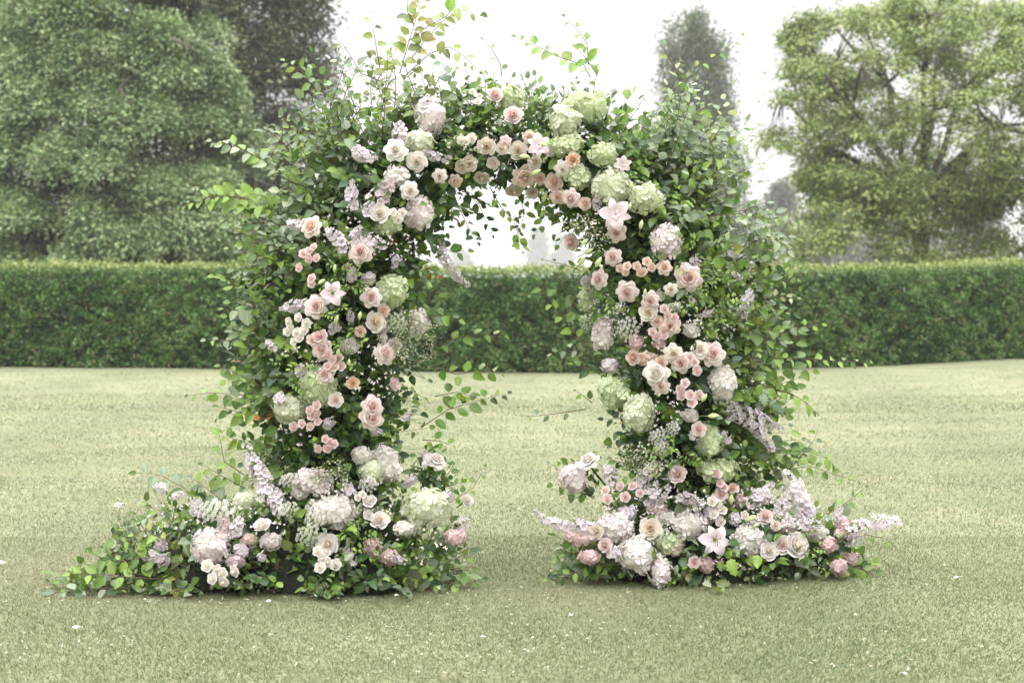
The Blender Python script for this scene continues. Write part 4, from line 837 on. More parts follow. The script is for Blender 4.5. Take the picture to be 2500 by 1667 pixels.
# ================================================================ frame, twigs and leaves of the arch and its two mounds
def YA(px): return yarch(px)
ax0 = at(1170, 1345, 7.6); ARCH = thing('flower_arch', 'tall wedding arch of leafy branches standing on the lawn, full of pale flowers', 'flower arch', (ax0.x, YA(1170), 0))
ML = thing('leaf_mound', 'spreading leafy mound at the foot of the left leg, with a long tail of leaves', 'leaf mound', (at(740, 1345, 7.5).x, YA(740) - .15, 0), 'leafy mounds at the feet of the arch')
MR = thing('leaf_mound', 'compact leafy mound at the foot of the right leg, ending in a short green point', 'leaf mound', (at(1620, 1345, 7.7).x, YA(1620) - .15, 0), 'leafy mounds at the feet of the arch')
def w3(px, py, dy=0.0): return at(px, py, YA(px) + dy)
def dense(cl, n=60):
    L = np.concatenate([[0], np.cumsum(np.hypot(*np.diff(cl[:, :2], axis=0).T))]); s = np.linspace(0, L[-1], n)
    return np.stack([np.interp(s, L, cl[:, k]) for k in range(3)], 1)
CD = dense(CL, 90)
tb = Tubes()
for dy in (-.09, .09): tb.add([w3(a, b, dy) - Vector(ARCH.location) for a, b, _ in CD[2:-2]] , .014, .014, k=6)
for e, s in ((CD[2], 1), (CD[-3], -1)):
    for dy in (-.09, .09): q = w3(e[0], e[1], dy); tb.add([q - Vector(ARCH.location), Vector((q.x, q.y, 0)) - Vector(ARCH.location)], .014, .014, k=6)
for a, b, _ in CD[4:-4:4]: tb.add([w3(a, b, -.09) - Vector(ARCH.location), w3(a, b, .09) - Vector(ARCH.location)], .008, .008, k=5)
link('steel_frame', tb.build('frame', M_metal), ARCH)
# lumpy inner roll, added near black to paint the shade between the leaves
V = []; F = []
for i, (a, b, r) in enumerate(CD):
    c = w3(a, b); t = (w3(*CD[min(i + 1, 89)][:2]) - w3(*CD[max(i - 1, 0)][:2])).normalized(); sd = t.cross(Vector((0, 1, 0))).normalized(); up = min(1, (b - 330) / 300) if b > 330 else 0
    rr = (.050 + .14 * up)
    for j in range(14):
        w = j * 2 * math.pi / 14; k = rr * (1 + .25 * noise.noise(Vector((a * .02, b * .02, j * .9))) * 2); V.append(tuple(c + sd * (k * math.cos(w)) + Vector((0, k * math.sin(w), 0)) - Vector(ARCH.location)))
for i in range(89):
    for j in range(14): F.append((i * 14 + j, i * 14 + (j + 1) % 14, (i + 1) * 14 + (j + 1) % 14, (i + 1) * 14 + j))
link('shade_roll', mesh('shade_tube', V, F, None, None, M_core, True), ARCH)
LEAF = leaf_template(5, .64, .06, .11, .17); LEAFW = leaf_template(8, .78, .07, .14, .25, wave=.02); LEAFS = leaf_template(3, .5, 0, .10, .12); LOBE = leaf_template(8, .85, .0, .08, .2, lobes=True)
G = dict(mid=(.100, .180, .034), bright=(.185, .290, .052), dark=(.036, .088, .020), deep=(.012, .030, .009), grey=(.175, .235, .140), pale=(.29, .35, .22), yel=(.25, .28, .07), blue=(.05, .095, .055), brown=(.32, .14, .04), olive=(.13, .16, .04), cream=(.42, .44, .26))  # deep is a green darkened to stand for shade inside the arch
def region(px, py):
    if py < 215 and px < 1090: return ['yel', 'bright', 'mid', 'grey', 'olive'], [.30, .22, .18, .22, .08]
    if px > 1490 and py < 560: return ['grey', 'pale', 'bright', 'mid'], [.46, .20, .16, .18]
    if px < 760 and py < 620: return ['grey', 'mid', 'bright', 'pale', 'dark'], [.40, .22, .18, .10, .10]
    if py < 300: return ['bright', 'mid', 'grey', 'pale'], [.34, .30, .24, .12]
    if px > 1640 and py < 1050: return ['bright', 'mid', 'grey', 'yel', 'dark'], [.36, .32, .14, .05, .13]
    if py > 1090: return ['mid', 'bright', 'grey', 'dark', 'pale', 'olive'], [.30, .20, .14, .20, .10, .06]
    return ['mid', 'bright', 'dark', 'blue', 'grey', 'brown'], [.34, .22, .22, .10, .11, .01]
class Bag:
    def __init__(s): s.d = {}
    def put(s, kind, P, D, Nn, S, c):
        s.d.setdefault(kind, []).append((tuple(P), tuple(D), tuple(Nn), S, c))
def sprig(bag, tubes, root, d, L, size, spacing, pal, kind='LEAF', bend=None, stem=.0022, start=.12, up=(0, -.35, .6)):
    """a leafy twig: alternate leaves along a bending stem"""
    root = Vector(root); d = Vector(d).normalized(); bend = Vector(bend) if bend is not None else Vector((random.uniform(-.25, .25), random.uniform(-.15, .1), random.uniform(-.25, .2)))
    n = max(3, int(L * (1 - start) / spacing)); pts = [root + d * (L * u) + bend * (L * u * u) for u in np.linspace(0, 1, 6)]
    if tubes is not None: tubes.add(pts, stem, max(.0012, stem * .4), k=3)
    pn = (Vector(up) + Vector((random.uniform(-.7, .7), random.uniform(-.4, .2), random.uniform(-.5, .5)))).normalized(); cols, w = pal
    col0 = G[random.choices(cols, w)[0]]
    for i in range(n + 1):
        u = start + (1 - start) * i / n; p = root + d * (L * u) + bend * (L * u * u); t = (d + bend * (2 * u)).normalized(); lat = pn.cross(t)
        if lat.length < .1: lat = Vector((1, 0, 0))
        lat.normalize(); sg = 1 if i % 2 else -1; dd = t * random.uniform(.3, .7) + lat * (sg * .9) + Vector((random.uniform(-.25, .25), random.uniform(-.3, .15), random.uniform(-.45, .10)))
        if i == n: dd = t + Vector((random.uniform(-.2, .2), 0, random.uniform(-.2, .1)))
        nn = pn + Vector((random.uniform(-.55, .55), random.uniform(-.6, .15), random.uniform(-.4, .55))); c = col0 if random.random() < .75 else G[random.choices(cols, w)[0]]
        k = random.uniform(.78, 1.25); bag.put(kind, p + dd.normalized() * .006, dd, nn, size * random.uniform(.62, 1.15) * (.72 if i > n - 2 else 1), tuple(q * k for q in c))
arch, twA = Bag(), Tubes()
wt = CD[:, 2] * np.gradient(np.arange(90)); wt = wt / wt.sum()
for i in range(2050):
    s = int(rng.choice(90, p=wt)); a, b, r = CD[s]; r = r / PXM
    if b > 1290: continue
    c = w3(a, b); t = (w3(*CD[min(s + 1, 89)][:2]) - w3(*CD[max(s - 1, 0)][:2])).normalized(); sd = t.cross(Vector((0, 1, 0))).normalized()
    th = random.uniform(-.25, math.pi + .25) if random.random() < .82 else random.uniform(math.pi, 2 * math.pi); front = max(0, math.sin(th))
    d = sd * math.cos(th) + Vector((0, -1, 0)) * math.sin(th); inner = (d.x * (1 if a < 1165 else -1) > .5 and b > 420)
    L = r * (random.uniform(.45, .78) if front > .6 else random.uniform(.50, .92)); 
    if inner: L *= .78
    if d.z < -.3 and 980 < a < 1340: L *= random.uniform(1.0, 1.25)
    if d.z > .5 and b < 480: L *= random.uniform(1.0, 1.35)
    root = c + d * (r * .28) + t * random.uniform(-.06, .06); dd = d + Vector((random.uniform(-.35, .35), random.uniform(-.2, .1), random.uniform(-.15, .55))) + t * random.uniform(-.4, .4)
    q = random.random(); px, py = a + d.x * r * PXM, b - d.z * r * PXM; pal = region(px, py)
    if q < .62: sprig(arch, twA, root, dd, L, random.uniform(.052, .078), .034, pal)
    elif q < .80: sprig(arch, twA, root, dd, L * .9, random.uniform(.026, .036), .016, pal, 'LEAFS')
    elif q < .90: sprig(arch, twA, root, dd, L, random.uniform(.070, .095), .044, pal, 'LEAFW')
    else: sprig(arch, twA, root, dd, L * .9, random.uniform(.055, .075), .036, pal, 'LOBE')
# filling leaves that close the body, inner shade put into their dark colour
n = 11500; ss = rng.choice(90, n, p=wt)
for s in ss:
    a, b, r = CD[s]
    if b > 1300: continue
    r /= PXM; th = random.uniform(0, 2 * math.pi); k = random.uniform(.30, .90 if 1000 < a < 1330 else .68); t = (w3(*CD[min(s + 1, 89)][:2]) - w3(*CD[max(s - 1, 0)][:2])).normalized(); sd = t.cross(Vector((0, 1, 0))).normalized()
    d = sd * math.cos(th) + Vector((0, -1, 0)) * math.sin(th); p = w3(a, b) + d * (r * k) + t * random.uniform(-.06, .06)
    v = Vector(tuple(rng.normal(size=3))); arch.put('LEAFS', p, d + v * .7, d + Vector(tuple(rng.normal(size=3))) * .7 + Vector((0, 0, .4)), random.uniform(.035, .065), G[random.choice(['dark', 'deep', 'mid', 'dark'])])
# ---------------------------------------------------------------- long twigs that break the outline, each leaf a part
NL = [0]; LEAFMESH = {}
def leaf_mesh(kind, c, v):
    k = (kind, c, v)
    if k not in LEAFMESH:
        rs = random.Random(v * 7 + len(kind)); TV, TF, TU = leaf_template(8, {'LEAFW': .8, 'LEAF': .66, 'LOBE': .85, 'LEAFS': .5}[kind] + .05 * rs.uniform(-1, 1), .06, .08 + .09 * rs.random(), .10 + .22 * rs.random(), lobes=(kind == 'LOBE'), wave=.015)
        col = np.tile(np.array(G[c]) * (1 + .18 * (v - 1)), (len(TV), 1)); LEAFMESH[k] = mesh('leaf', TV, TF, col, TU, M_leaf, False)
    return LEAFMESH[k]
def BR(owner, pts, size, spacing, pal, dy=-.08, kind='LEAF', stem=.0028, first=.15, name='branch', solid=True, bag=None, tubes=None, tip=True):
    """a hand-placed twig along grid points; its leaves are parts while the budget of 300 lasts"""
    W = [Vector(w3(x, y, dy + .03 * i * random.uniform(-1, 1))) for i, (x, y) in enumerate(pts)]; seg = [0]
    for a, b in zip(W, W[1:]): seg.append(seg[-1] + (b - a).length)
    L = seg[-1]
    def pos(s):
        for i in range(len(W) - 1):
            if s <= seg[i + 1] or i == len(W) - 2:
                u = (s - seg[i]) / max(1e-6, seg[i + 1] - seg[i]); return W[i].lerp(W[i + 1], u), (W[i + 1] - W[i]).normalized()
    br = None
    if solid:
        t = Tubes(); t.add([w - W[0] for w in W], stem, stem * .35, k=5); br = link(name, t.build('twig', M_twig), owner); br.location = W[0] - Vector(owner.location)
    else: tubes.add(W, stem, stem * .35, k=4)
    pn = Vector((random.uniform(-.3, .3), -.75, random.uniform(.35, .8))).normalized(); n = max(2, int(L * (1 - first) / spacing))
    for i in range(n + 1):
        s = L * (first + (1 - first) * i / n); p, t = pos(s); lat = pn.cross(t).normalized(); sg = 1 if i % 2 else -1
        dd = (t * random.uniform(.35, .8) + lat * (sg * .9) + Vector((random.uniform(-.2, .2), random.uniform(-.35, .15), random.uniform(-.4, .05)))).normalized()
        if i == n: dd = (t + Vector((0, 0, random.uniform(-.3, .1)))).normalized()
        nn = pn + Vector((random.uniform(-.5, .5), random.uniform(-.5, .1), random.uniform(-.4, .4))); sz = size * random.uniform(.75, 1.2) * (1 - .45 * (s / L) ** 3); c = random.choices(*pal)[0]
        if solid and NL[0] < 300:
            NL[0] += 1; R3 = frames(np.array([dd]), np.array([nn]))[0]; lf = bpy.data.objects.new('leaf', leaf_mesh(kind, c, random.randrange(3))); COL.objects.link(lf); lf.parent = br
            lf.location = p - W[0] + dd * .008; lf.rotation_mode = 'QUATERNION'; lf.rotation_quaternion = Matrix([list(r) for r in R3]).to_quaternion(); lf.scale = (sz, sz, sz)
        else: (bag or arch).put(kind, p + dd * .008, dd, nn, sz, tuple(q * random.uniform(.85, 1.2) for q in G[c]))
YG = (['yel', 'bright', 'olive'], [.6, .25, .15]); BG = (['bright', 'mid'], [.7, .3]); GG = (['grey', 'pale', 'bright'], [.5, .25, .25]); MG = (['mid', 'bright', 'dark'], [.5, .3, .2]); PG = (['pale', 'grey', 'cream'], [.5, .4, .1]); DG = (['dark', 'mid', 'deep'], [.5, .35, .15])
TOP = [([(918, 170), (935, 110), (952, 55), (975, -25)], .072, .028, YG), ([(938, 95), (985, 60), (1022, 40), (1045, 18), (1098, 36)], .070, .045, YG),
 ([(936, 146), (975, 95), (1022, 44), (1046, 8)], .062, .038, YG), ([(930, 175), (985, 125), (1030, 108), (1062, 126), (1098, 163)], .050, .045, YG), ([(952, 60), (935, 25), (938, -10)], .075, .035, YG),
 ([(876, 175), (866, 120), (857, 66), (852, 32)], .060, .050, YG), ([(880, 190), (828, 168), (812, 140), (790, 106), (770, 90)], .058, .050, GG), ([(720, 205), (764, 174), (808, 159), (850, 150)], .045, .050, GG),
 ([(860, 200), (885, 150), (905, 120)], .075, .026, YG), ([(745, 215), (712, 190), (690, 160), (655, 142)], .065, .030, BG), ([(760, 150), (748, 130), (742, 112)], .05, .05, GG),
 ([(1152, 175), (1150, 150), (1128, 110), (1112, 95)], .040, .060, GG), ([(1356, 178), (1341, 150), (1286, 132), (1246, 112), (1189, 88)], .064, .034, BG), ([(1352, 150), (1348, 101), (1328, 70), (1299, 44)], .060, .040, BG),
 ([(1372, 175), (1350, 140), (1332, 118)], .07, .028, BG), ([(1473, 300), (1506, 262), (1559, 176), (1649, 125), (1700, 85)], .052, .050, BG), ([(1560, 175), (1535, 130), (1508, 90)], .045, .07, GG),
 ([(1605, 320), (1660, 264), (1691, 240)], .055, .045, YG), ([(1627, 454), (1660, 420), (1700, 395), (1737, 380)], .046, .045, GG), ([(1590, 330), (1600, 250), (1585, 205)], .05, .05, GG), ([(1060, 260), (1030, 190), (1012, 130)], .05, .045, GG), ([(985, 230), (1010, 175), (1040, 165)], .06, .04, PG)]
RIGHT = [([(1690, 600), (1745, 565), (1800, 580), (1835, 655)], .062, .030, BG), ([(1720, 560), (1760, 540), (1800, 560), (1816, 600)], .062, .030, PG), ([(1730, 695), (1790, 680), (1828, 685)], .042, .030, (['cream', 'yel'], [.6, .4])),
 ([(1740, 790), (1800, 765), (1850, 750), (1884, 745)], .050, .040, BG), ([(1690, 845), (1780, 822), (1870, 824), (1930, 830), (1995, 832)], .058, .045, BG), ([(1740, 850), (1800, 845), (1862, 850)], .088, .045, BG),
 ([(1740, 880), (1820, 905), (1852, 925), (1872, 945)], .060, .036, BG), ([(1700, 900), (1780, 885), (1830, 870)], .07, .036, MG), ([(1760, 735), (1785, 770), (1790, 800)], .06, .04, GG),
 ([(1700, 1120), (1790, 1080), (1860, 1070), (1965, 1105)], .058, .045, BG), ([(1760, 1140), (1830, 1060), (1870, 1010), (1880, 985)], .058, .042, GG), ([(1790, 1100), (1850, 1035), (1895, 1050), (1925, 1078)], .060, .040, BG),
 ([(1720, 1060), (1790, 1040), (1840, 1045)], .060, .036, MG), ([(1984, 1226), (2010, 1232), (2034, 1235), (2063, 1263)], .034, .06, BG), ([(1345, 800), (1293, 730), (1257, 686), (1238, 647)], .064, .045, BG), ([(1330, 620), (1290, 606), (1252, 598)], .040, .045, MG),
 ([(1293, 728), (1320, 700), (1345, 680)], .06, .03, BG), ([(1350, 812), (1310, 800), (1270, 811)], .040, .030, PG), ([(1346, 939), (1290, 948), (1223, 956), (1203, 955)], .036, .05, GG), ([(1360, 925), (1335, 905), (1325, 900)], .05, .04, MG), ([(1360, 1120), (1300, 1090), (1267, 1066)], .036, .04, GG), ([(1380, 860), (1340, 845), (1320, 838)], .05, .035, MG)]
LEFT = [([(560, 455), (520, 450), (480, 452), (417, 474)], .048, .024, BG), ([(640, 470), (590, 462), (540, 452), (470, 456)], .078, .022, BG), ([(660, 430), (600, 470), (570, 500)], .080, .024, BG), ([(650, 400), (600, 365), (540, 335), (488, 326)], .062, .026, GG),
 ([(680, 360), (640, 320), (620, 300)], .05, .03, GG), ([(600, 590), (577, 582), (529, 572)], .050, .045, BG), ([(600, 660), (556, 653), (520, 637), (488, 634)], .052, .040, BG), ([(600, 700), (570, 690), (548, 712)], .125, .06, PG),
 ([(580, 770), (530, 782), (476, 779)], .046, .035, GG), ([(600, 740), (560, 790), (548, 812)], .06, .035, (['yel', 'bright', 'cream'], [.4, .4, .2])), ([(620, 880), (570, 870), (530, 852), (508, 842)], .060, .036, BG), ([(620, 930), (550, 905), (480, 902), (435, 908)], .060, .048, MG),
 ([(590, 960), (545, 945), (505, 935)], .070, .036, MG), ([(560, 1090), (515, 1060), (506, 1010), (498, 975)], .054, .042, BG), ([(990, 800), (1055, 775), (1105, 766), (1155, 772)], .060, .055, BG), ([(985, 840), (1050, 860), (1100, 850), (1150, 858)], .060, .045, BG),
 ([(970, 980), (1030, 940), (1080, 925), (1162, 903)], .060, .032, MG), ([(1000, 910), (1050, 900), (1100, 915)], .06, .034, BG), ([(970, 1010), (1010, 1012), (1035, 1022)], .050, .03, BG), ([(985, 730), (1020, 720), (1050, 735)], .06, .034, GG),
 ([(1040, 440), (1060, 490), (1080, 530), (1095, 554)], .046, .026, DG), ([(1060, 430), (1100, 470), (1130, 537)], .050, .030, DG), ([(1125, 430), (1150, 475), (1180, 508), (1192, 545), (1200, 576)], .048, .028, BG), ([(1190, 440), (1205, 490), (1190, 540)], .045, .026, MG), ([(1240, 450), (1255, 500), (1230, 535)], .045, .026, MG), ([(1290, 500), (1310, 520), (1285, 560)], .045, .028, DG), ([(1000, 560), (1040, 580), (1070, 575)], .05, .04, MG)]
for lst, dy in ((RIGHT, -.12), (LEFT, -.10), (TOP, -.02)):
    for k, (pts, sz, sp, pal) in enumerate(lst): BR(ARCH, pts, sz * (1.12 if lst is not TOP else 1.05), sp * 1.0, pal, dy + random.uniform(-.06, .06), 'LEAFW' if sz > .1 else 'LEAF', bag=arch, tubes=twA)
# airy grey-green bush on the right shoulder, twiggy crown on the left shoulder
for i in range(70):
    x0, y0 = random.uniform(1500, 1640), random.uniform(330, 560); x1 = x0 + random.uniform(10, 120); y1 = y0 - random.uniform(60, 190)
    if x1 > 1725 or (y1 < 230 and x1 > 1650): continue
    dy = random.uniform(-.22, .15); a = w3(x0, y0, dy); b = w3(x1, y1, dy + random.uniform(-.08, .08)); sprig(arch, twA, a, b - a, (b - a).length, random.uniform(.042, .062), .027, GG, 'LEAF' if i % 4 else 'LEAFS', stem=.003)
for i in range(60):
    x0, y0 = random.uniform(690, 1000), random.uniform(230, 400); x1 = x0 + random.uniform(-60, 60); y1 = y0 - random.uniform(50, 150)
    if x1 < 640: continue
    dy = random.uniform(-.20, .15); a = w3(x0, y0, dy); b = w3(x1, y1, dy); sprig(arch, twA, a, b - a, (b - a).length, random.uniform(.036, .055), .028, GG if random.random() < .55 else YG if x1 > 780 else MG, stem=.003)
for i in range(105):                       # leafy mass on both shoulders
    l = i % 5 < 3
    if l: x0, y0 = random.uniform(640, 820), random.uniform(280, 560); x1 = x0 - random.uniform(-20, 90)
    else: x0, y0 = random.uniform(1500, 1620), random.uniform(260, 520); x1 = x0 + random.uniform(0, 90)
    y1 = y0 - random.uniform(10, 90); dy = random.uniform(-.32, .12)
    if l and (x1 < 575 or (x1 < 640 and y1 < 290)) or y1 < 190 or (not l and (y1 < 200 + (x1 - 1470) * .8 or random.random() < .5)): continue
    a = w3(x0, y0, dy); b = w3(x1, y1, dy - .04); sprig(arch, twA, a, b - a, max(.12, (b - a).length), random.uniform(.055, .078), .034, GG if random.random() < .6 else MG, stem=.003)
for i in range(170):                       # fringe along the outer sides of both legs
    l = i % 2; y0 = random.uniform(480, 1080); x0 = random.uniform(590, 660) if l else random.uniform(1690, 1750); x1 = x0 + (-1 if l else 1) * random.uniform(10, 80); y1 = y0 - random.uniform(-20, 50)
    dy = random.uniform(-.2, .1); a = w3(x0, y0, dy); b = w3(x1, y1, dy); sprig(arch, twA, a, b - a, (b - a).length, random.uniform(.055, .082), .034, region(x1, y1), stem=.003)
for cx, cy_, n, dx in ((960, 1080, 12, .5), (1345, 1110, 12, -.4), (990, 1110, 8, .3)):   # leaves round the outlying white blooms
    for i in range(n):
        p = w3(cx + random.uniform(-25, 25), cy_ + random.uniform(-10, 40), -.12); sprig(arch, twA, p, Vector((dx + random.uniform(-.5, .5), random.uniform(-.4, .2), random.uniform(-.1, .8))), .15, .058, .03, MG, stem=.003)
# variegated cream-edged sprigs and ferny sprigs
def variegated(cx, cy_, w, h, n):
    for i in range(n):
        px, py = cx + random.uniform(-.5, .5) * w, cy_ + random.uniform(-.5, .5) * h
        if ((px - cx) / w * 2) ** 2 + ((py - cy_) / h * 2) ** 2 > 1: continue
        p, nn = surf(px, py, .05); d = Vector((random.uniform(-1, 1), random.uniform(-.6, 0), random.uniform(-.6, 1))); sprig(vbag, twA, p - d.normalized() * .03, d, .08, .021, .010, (['cream', 'grey', 'pale'], [.5, .3, .2]), 'LEAFS', stem=.0012, start=.2)
vbag = Bag(); variegated(950, 780, 110, 110, 62); variegated(1470, 1062, 110, 60, 36); variegated(1345, 528, 70, 70, 20); variegated(1375, 560, 50, 60, 14); variegated(760, 1085, 90, 50, 16); variegated(905, 740, 60, 50, 10)
for cx, cy_, n in ((690, 860, 12), (820, 640, 12), (800, 790, 10), (1700, 700, 14), (1640, 640, 14), (1370, 700, 12), (1540, 1040, 12), (830, 1240, 16), (1850, 1240, 14), (1600, 720, 10), (1560, 590, 10), (760, 700, 10)):
    for i in range(n):
        p, nn = surf(cx + random.uniform(-40, 40), cy_ + random.uniform(-40, 40), .04); d = Vector((random.uniform(-1, 1), -.4, random.uniform(-.8, 1))); sprig(arch, twA, p, d, random.uniform(.06, .11), .030, .010, (['bright', 'mid'], [.5, .5]), 'LEAFS', stem=.0014)
# ---------------------------------------------------------------- mounds
mL, twL, mR, twR = Bag(), Tubes(), Bag(), Tubes()
def moundgen(bag, tw, cx, half, ht, dep, n, dyc=-.13, big=.5):
    c = w3(cx, 1345, dyc); c = Vector((c.x, YA(cx) + dyc, 0))
    for i in range(n):
        u = random.uniform(-1, 1); th = random.uniform(-.1, math.pi * .80); s = math.sqrt(max(0, 1 - u * u)); d = Vector((u, -math.cos(th) * s, math.sin(th) * s)); k = random.uniform(.25, .72)
        if random.random() < .10: d.z *= .3
        p = c + Vector((d.x * half * k, d.y * dep * k, max(.02, d.z * ht * k))); L = random.uniform(.22, .45) * (.55 * half + .45 * ht) * random.uniform(.8, 1.15)
        dd = Vector((d.x / half * .4, d.y, d.z + random.uniform(-.1, .45))) + Vector((random.uniform(-.5, .5), random.uniform(-.3, .1), 0)); px = cx + d.x * half * PXM; py = 1345 - d.z * ht * PXM
        q = random.random(); pal = region(px, max(1100, py)); L = min(L, .26); e = p + dd.normalized() * L
        if e.z < .03: dd.z += (.05 - e.z) / L
        if q < big: sprig(bag, tw, p, dd, L, random.uniform(.052, .078), .036, pal)
        elif q < big + .2: sprig(bag, tw, p, dd, L, random.uniform(.028, .038), .017, pal, 'LEAFS')
        elif q < big + .35: sprig(bag, tw, p, dd, L, random.uniform(.065, .095), .044, pal, 'LEAFW')
        else: sprig(bag, tw, p, dd, L, random.uniform(.06, .08), .038, pal, 'LOBE')
moundgen(mL, twL, 760, .66, .56, .42, 430); moundgen(mL, twL, 500, .45, .52, .34, 230, -.12); moundgen(mL, twL, 350, .36, .40, .26, 130, -.12, .8); moundgen(mL, twL, 215, .28, .10, .20, 30, -.15, .9); moundgen(mL, twL, 980, .22, .42, .32, 70)
moundgen(mR, twR, 1590, .62, .54, .42, 400); moundgen(mR, twR, 1820, .36, .36, .34, 150); moundgen(mR, twR, 1930, .18, .16, .24, 50, -.1, .8); moundgen(mR, twR, 1350, .18, .34, .32, 80)
def lump(owner, cx, half, ht, dep, name='shade_core'):  # near-black lump added inside a mound, painting the dark gaps near the ground
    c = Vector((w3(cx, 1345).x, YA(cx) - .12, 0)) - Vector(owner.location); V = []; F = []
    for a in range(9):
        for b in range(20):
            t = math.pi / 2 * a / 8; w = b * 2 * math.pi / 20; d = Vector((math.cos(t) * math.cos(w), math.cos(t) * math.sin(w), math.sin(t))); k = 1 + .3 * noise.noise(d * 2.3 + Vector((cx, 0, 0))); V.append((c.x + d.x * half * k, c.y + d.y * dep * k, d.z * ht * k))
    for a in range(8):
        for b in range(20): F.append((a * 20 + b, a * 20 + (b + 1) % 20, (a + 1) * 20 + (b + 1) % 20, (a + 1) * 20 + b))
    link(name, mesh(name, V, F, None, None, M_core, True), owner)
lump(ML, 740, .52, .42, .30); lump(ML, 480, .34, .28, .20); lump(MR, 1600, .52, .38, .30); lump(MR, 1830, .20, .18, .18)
MLB = [([(450, 1160), (430, 1125), (372, 1092), (318, 1085)], .092, .042, (['grey', 'mid', 'bright'], [.5, .25, .25])), ([(520, 1160), (480, 1125), (445, 1100)], .080, .036, GG), ([(380, 1330), (300, 1325), (230, 1318), (165, 1318)], .085, .040, BG), ([(300, 1350), (200, 1352), (130, 1360), (85, 1378)], .080, .046, PG),
 ([(430, 1300), (330, 1280), (262, 1290)], .070, .036, BG), ([(400, 1250), (330, 1215), (276, 1252)], .060, .042, (['bright', 'yel', 'grey'], [.5, .2, .3])), ([(420, 1220), (370, 1175), (340, 1160)], .062, .04, (['bright', 'grey'], [.6, .4])), ([(560, 1120), (505, 1090), (470, 1068)], .058, .040, MG),
 ([(1000, 1190), (1040, 1150), (1088, 1119), (1112, 1076)], .048, .042, BG), ([(1010, 1120), (1040, 1070), (1048, 1060)], .045, .035, BG), ([(1030, 1290), (1075, 1270), (1075, 1235)], .05, .04, MG), ([(940, 1290), (985, 1315), (1005, 1360)], .110, .040, PG), ([(980, 1320), (1060, 1345), (1105, 1330)], .060, .045, MG),
 ([(700, 1330), (690, 1350), (650, 1362)], .078, .05, GG), ([(860, 1310), (845, 1340), (850, 1365)], .088, .04, MG), ([(410, 1320), (395, 1350), (400, 1372)], .085, .04, (['yel', 'pale'], [.5, .5]))]
MRB = [([(1420, 1290), (1345, 1300), (1290, 1330), (1260, 1330)], .056, .036, MG), ([(1940, 1290), (1985, 1310), (2020, 1328)], .070, .030, BG), ([(1400, 1240), (1340, 1265), (1300, 1272)], .050, .034, MG), ([(1880, 1330), (1940, 1345), (1965, 1350)], .085, .05, GG),
 ([(1680, 1280), (1650, 1310), (1660, 1345)], .080, .036, MG), ([(1720, 1290), (1700, 1330), (1708, 1352)], .080, .036, GG), ([(1600, 1320), (1590, 1340), (1580, 1350)], .085, .04, MG), ([(1440, 1330), (1480, 1340), (1500, 1320)], .11, .05, DG), ([(1900, 1180), (1950, 1150), (1985, 1120)], .045, .04, BG)]
NL[0] = 0
for pts, sz, sp, pal in MLB: BR(ML, pts, sz, sp, pal, -.34 if min(p[1] for p in pts) > 1200 else -.15, 'LEAFW' if sz > .1 else 'LEAF', bag=mL, tubes=twL)
NL[0] = 0
for pts, sz, sp, pal in MRB: BR(MR, pts, sz, sp, pal, -.34 if min(p[1] for p in pts) > 1200 else -.15, 'LEAFW' if sz > .1 else 'LEAF', bag=mR, tubes=twR)
DD = np.array(DISCS)
TM = {'LEAF': LEAF, 'LEAFW': LEAFW, 'LEAFS': LEAFS, 'LOBE': LOBE}
def clear(P, S, keep=.16, ground_=False):
    """no leaf grows through or right in front of a flower"""
    u, v, dd = proj(P); ok = np.ones(len(P), bool)
    for x, y, r, Y in DD:
        h = (np.hypot(u - x, v - y) < r * .92 + S * 110) & (P[:, 1] < Y + .03); ok &= ~(h & (rng.random(len(P)) > keep))
    return ok
def pour(bag, owner, name):
    for kind, rows in bag.d.items():
        P = np.array([r[0] for r in rows]); D = np.array([r[1] for r in rows]); Nn = np.array([r[2] for r in rows]); S = np.array([r[3] for r in rows]) * rng.uniform(.8, 1.25, len(rows)); C = np.array([r[4] for r in rows])
        C3 = P + D / np.linalg.norm(D, axis=1, keepdims=True) * S[:, None] * .5; k = clear(C3, S) & (C3[:, 2] > .012) & ((C3[:, 2] > .17) | (rng.random(len(P)) < .72)); P, D, Nn, S, C = P[k], D[k], Nn[k], S[k], C[k]
        P[:, 2] = np.maximum(P[:, 2], .02)
        link({'LEAF': name, 'LEAFW': 'broad_' + name, 'LEAFS': 'small_' + name, 'LOBE': 'lobed_' + name}[kind], scatter_mesh(name, TM[kind], P, D, Nn, S, C, M_leaf, origin=owner.location, curl=True, widths=rng.uniform(.8, 1.2, len(P))), owner, kind='stuff')
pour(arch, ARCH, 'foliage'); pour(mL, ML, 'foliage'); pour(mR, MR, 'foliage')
for kind, rows in vbag.d.items():
    P = np.array([r[0] for r in rows]); D = np.array([r[1] for r in rows]); Nn = np.array([r[2] for r in rows]); S = np.array([r[3] for r in rows]); C = np.array([r[4] for r in rows])
    link('variegated_foliage', scatter_mesh('variegated', LEAFS, P, D, Nn, S, C, M_small, origin=ARCH.location), ARCH, kind='stuff')
tiny = []
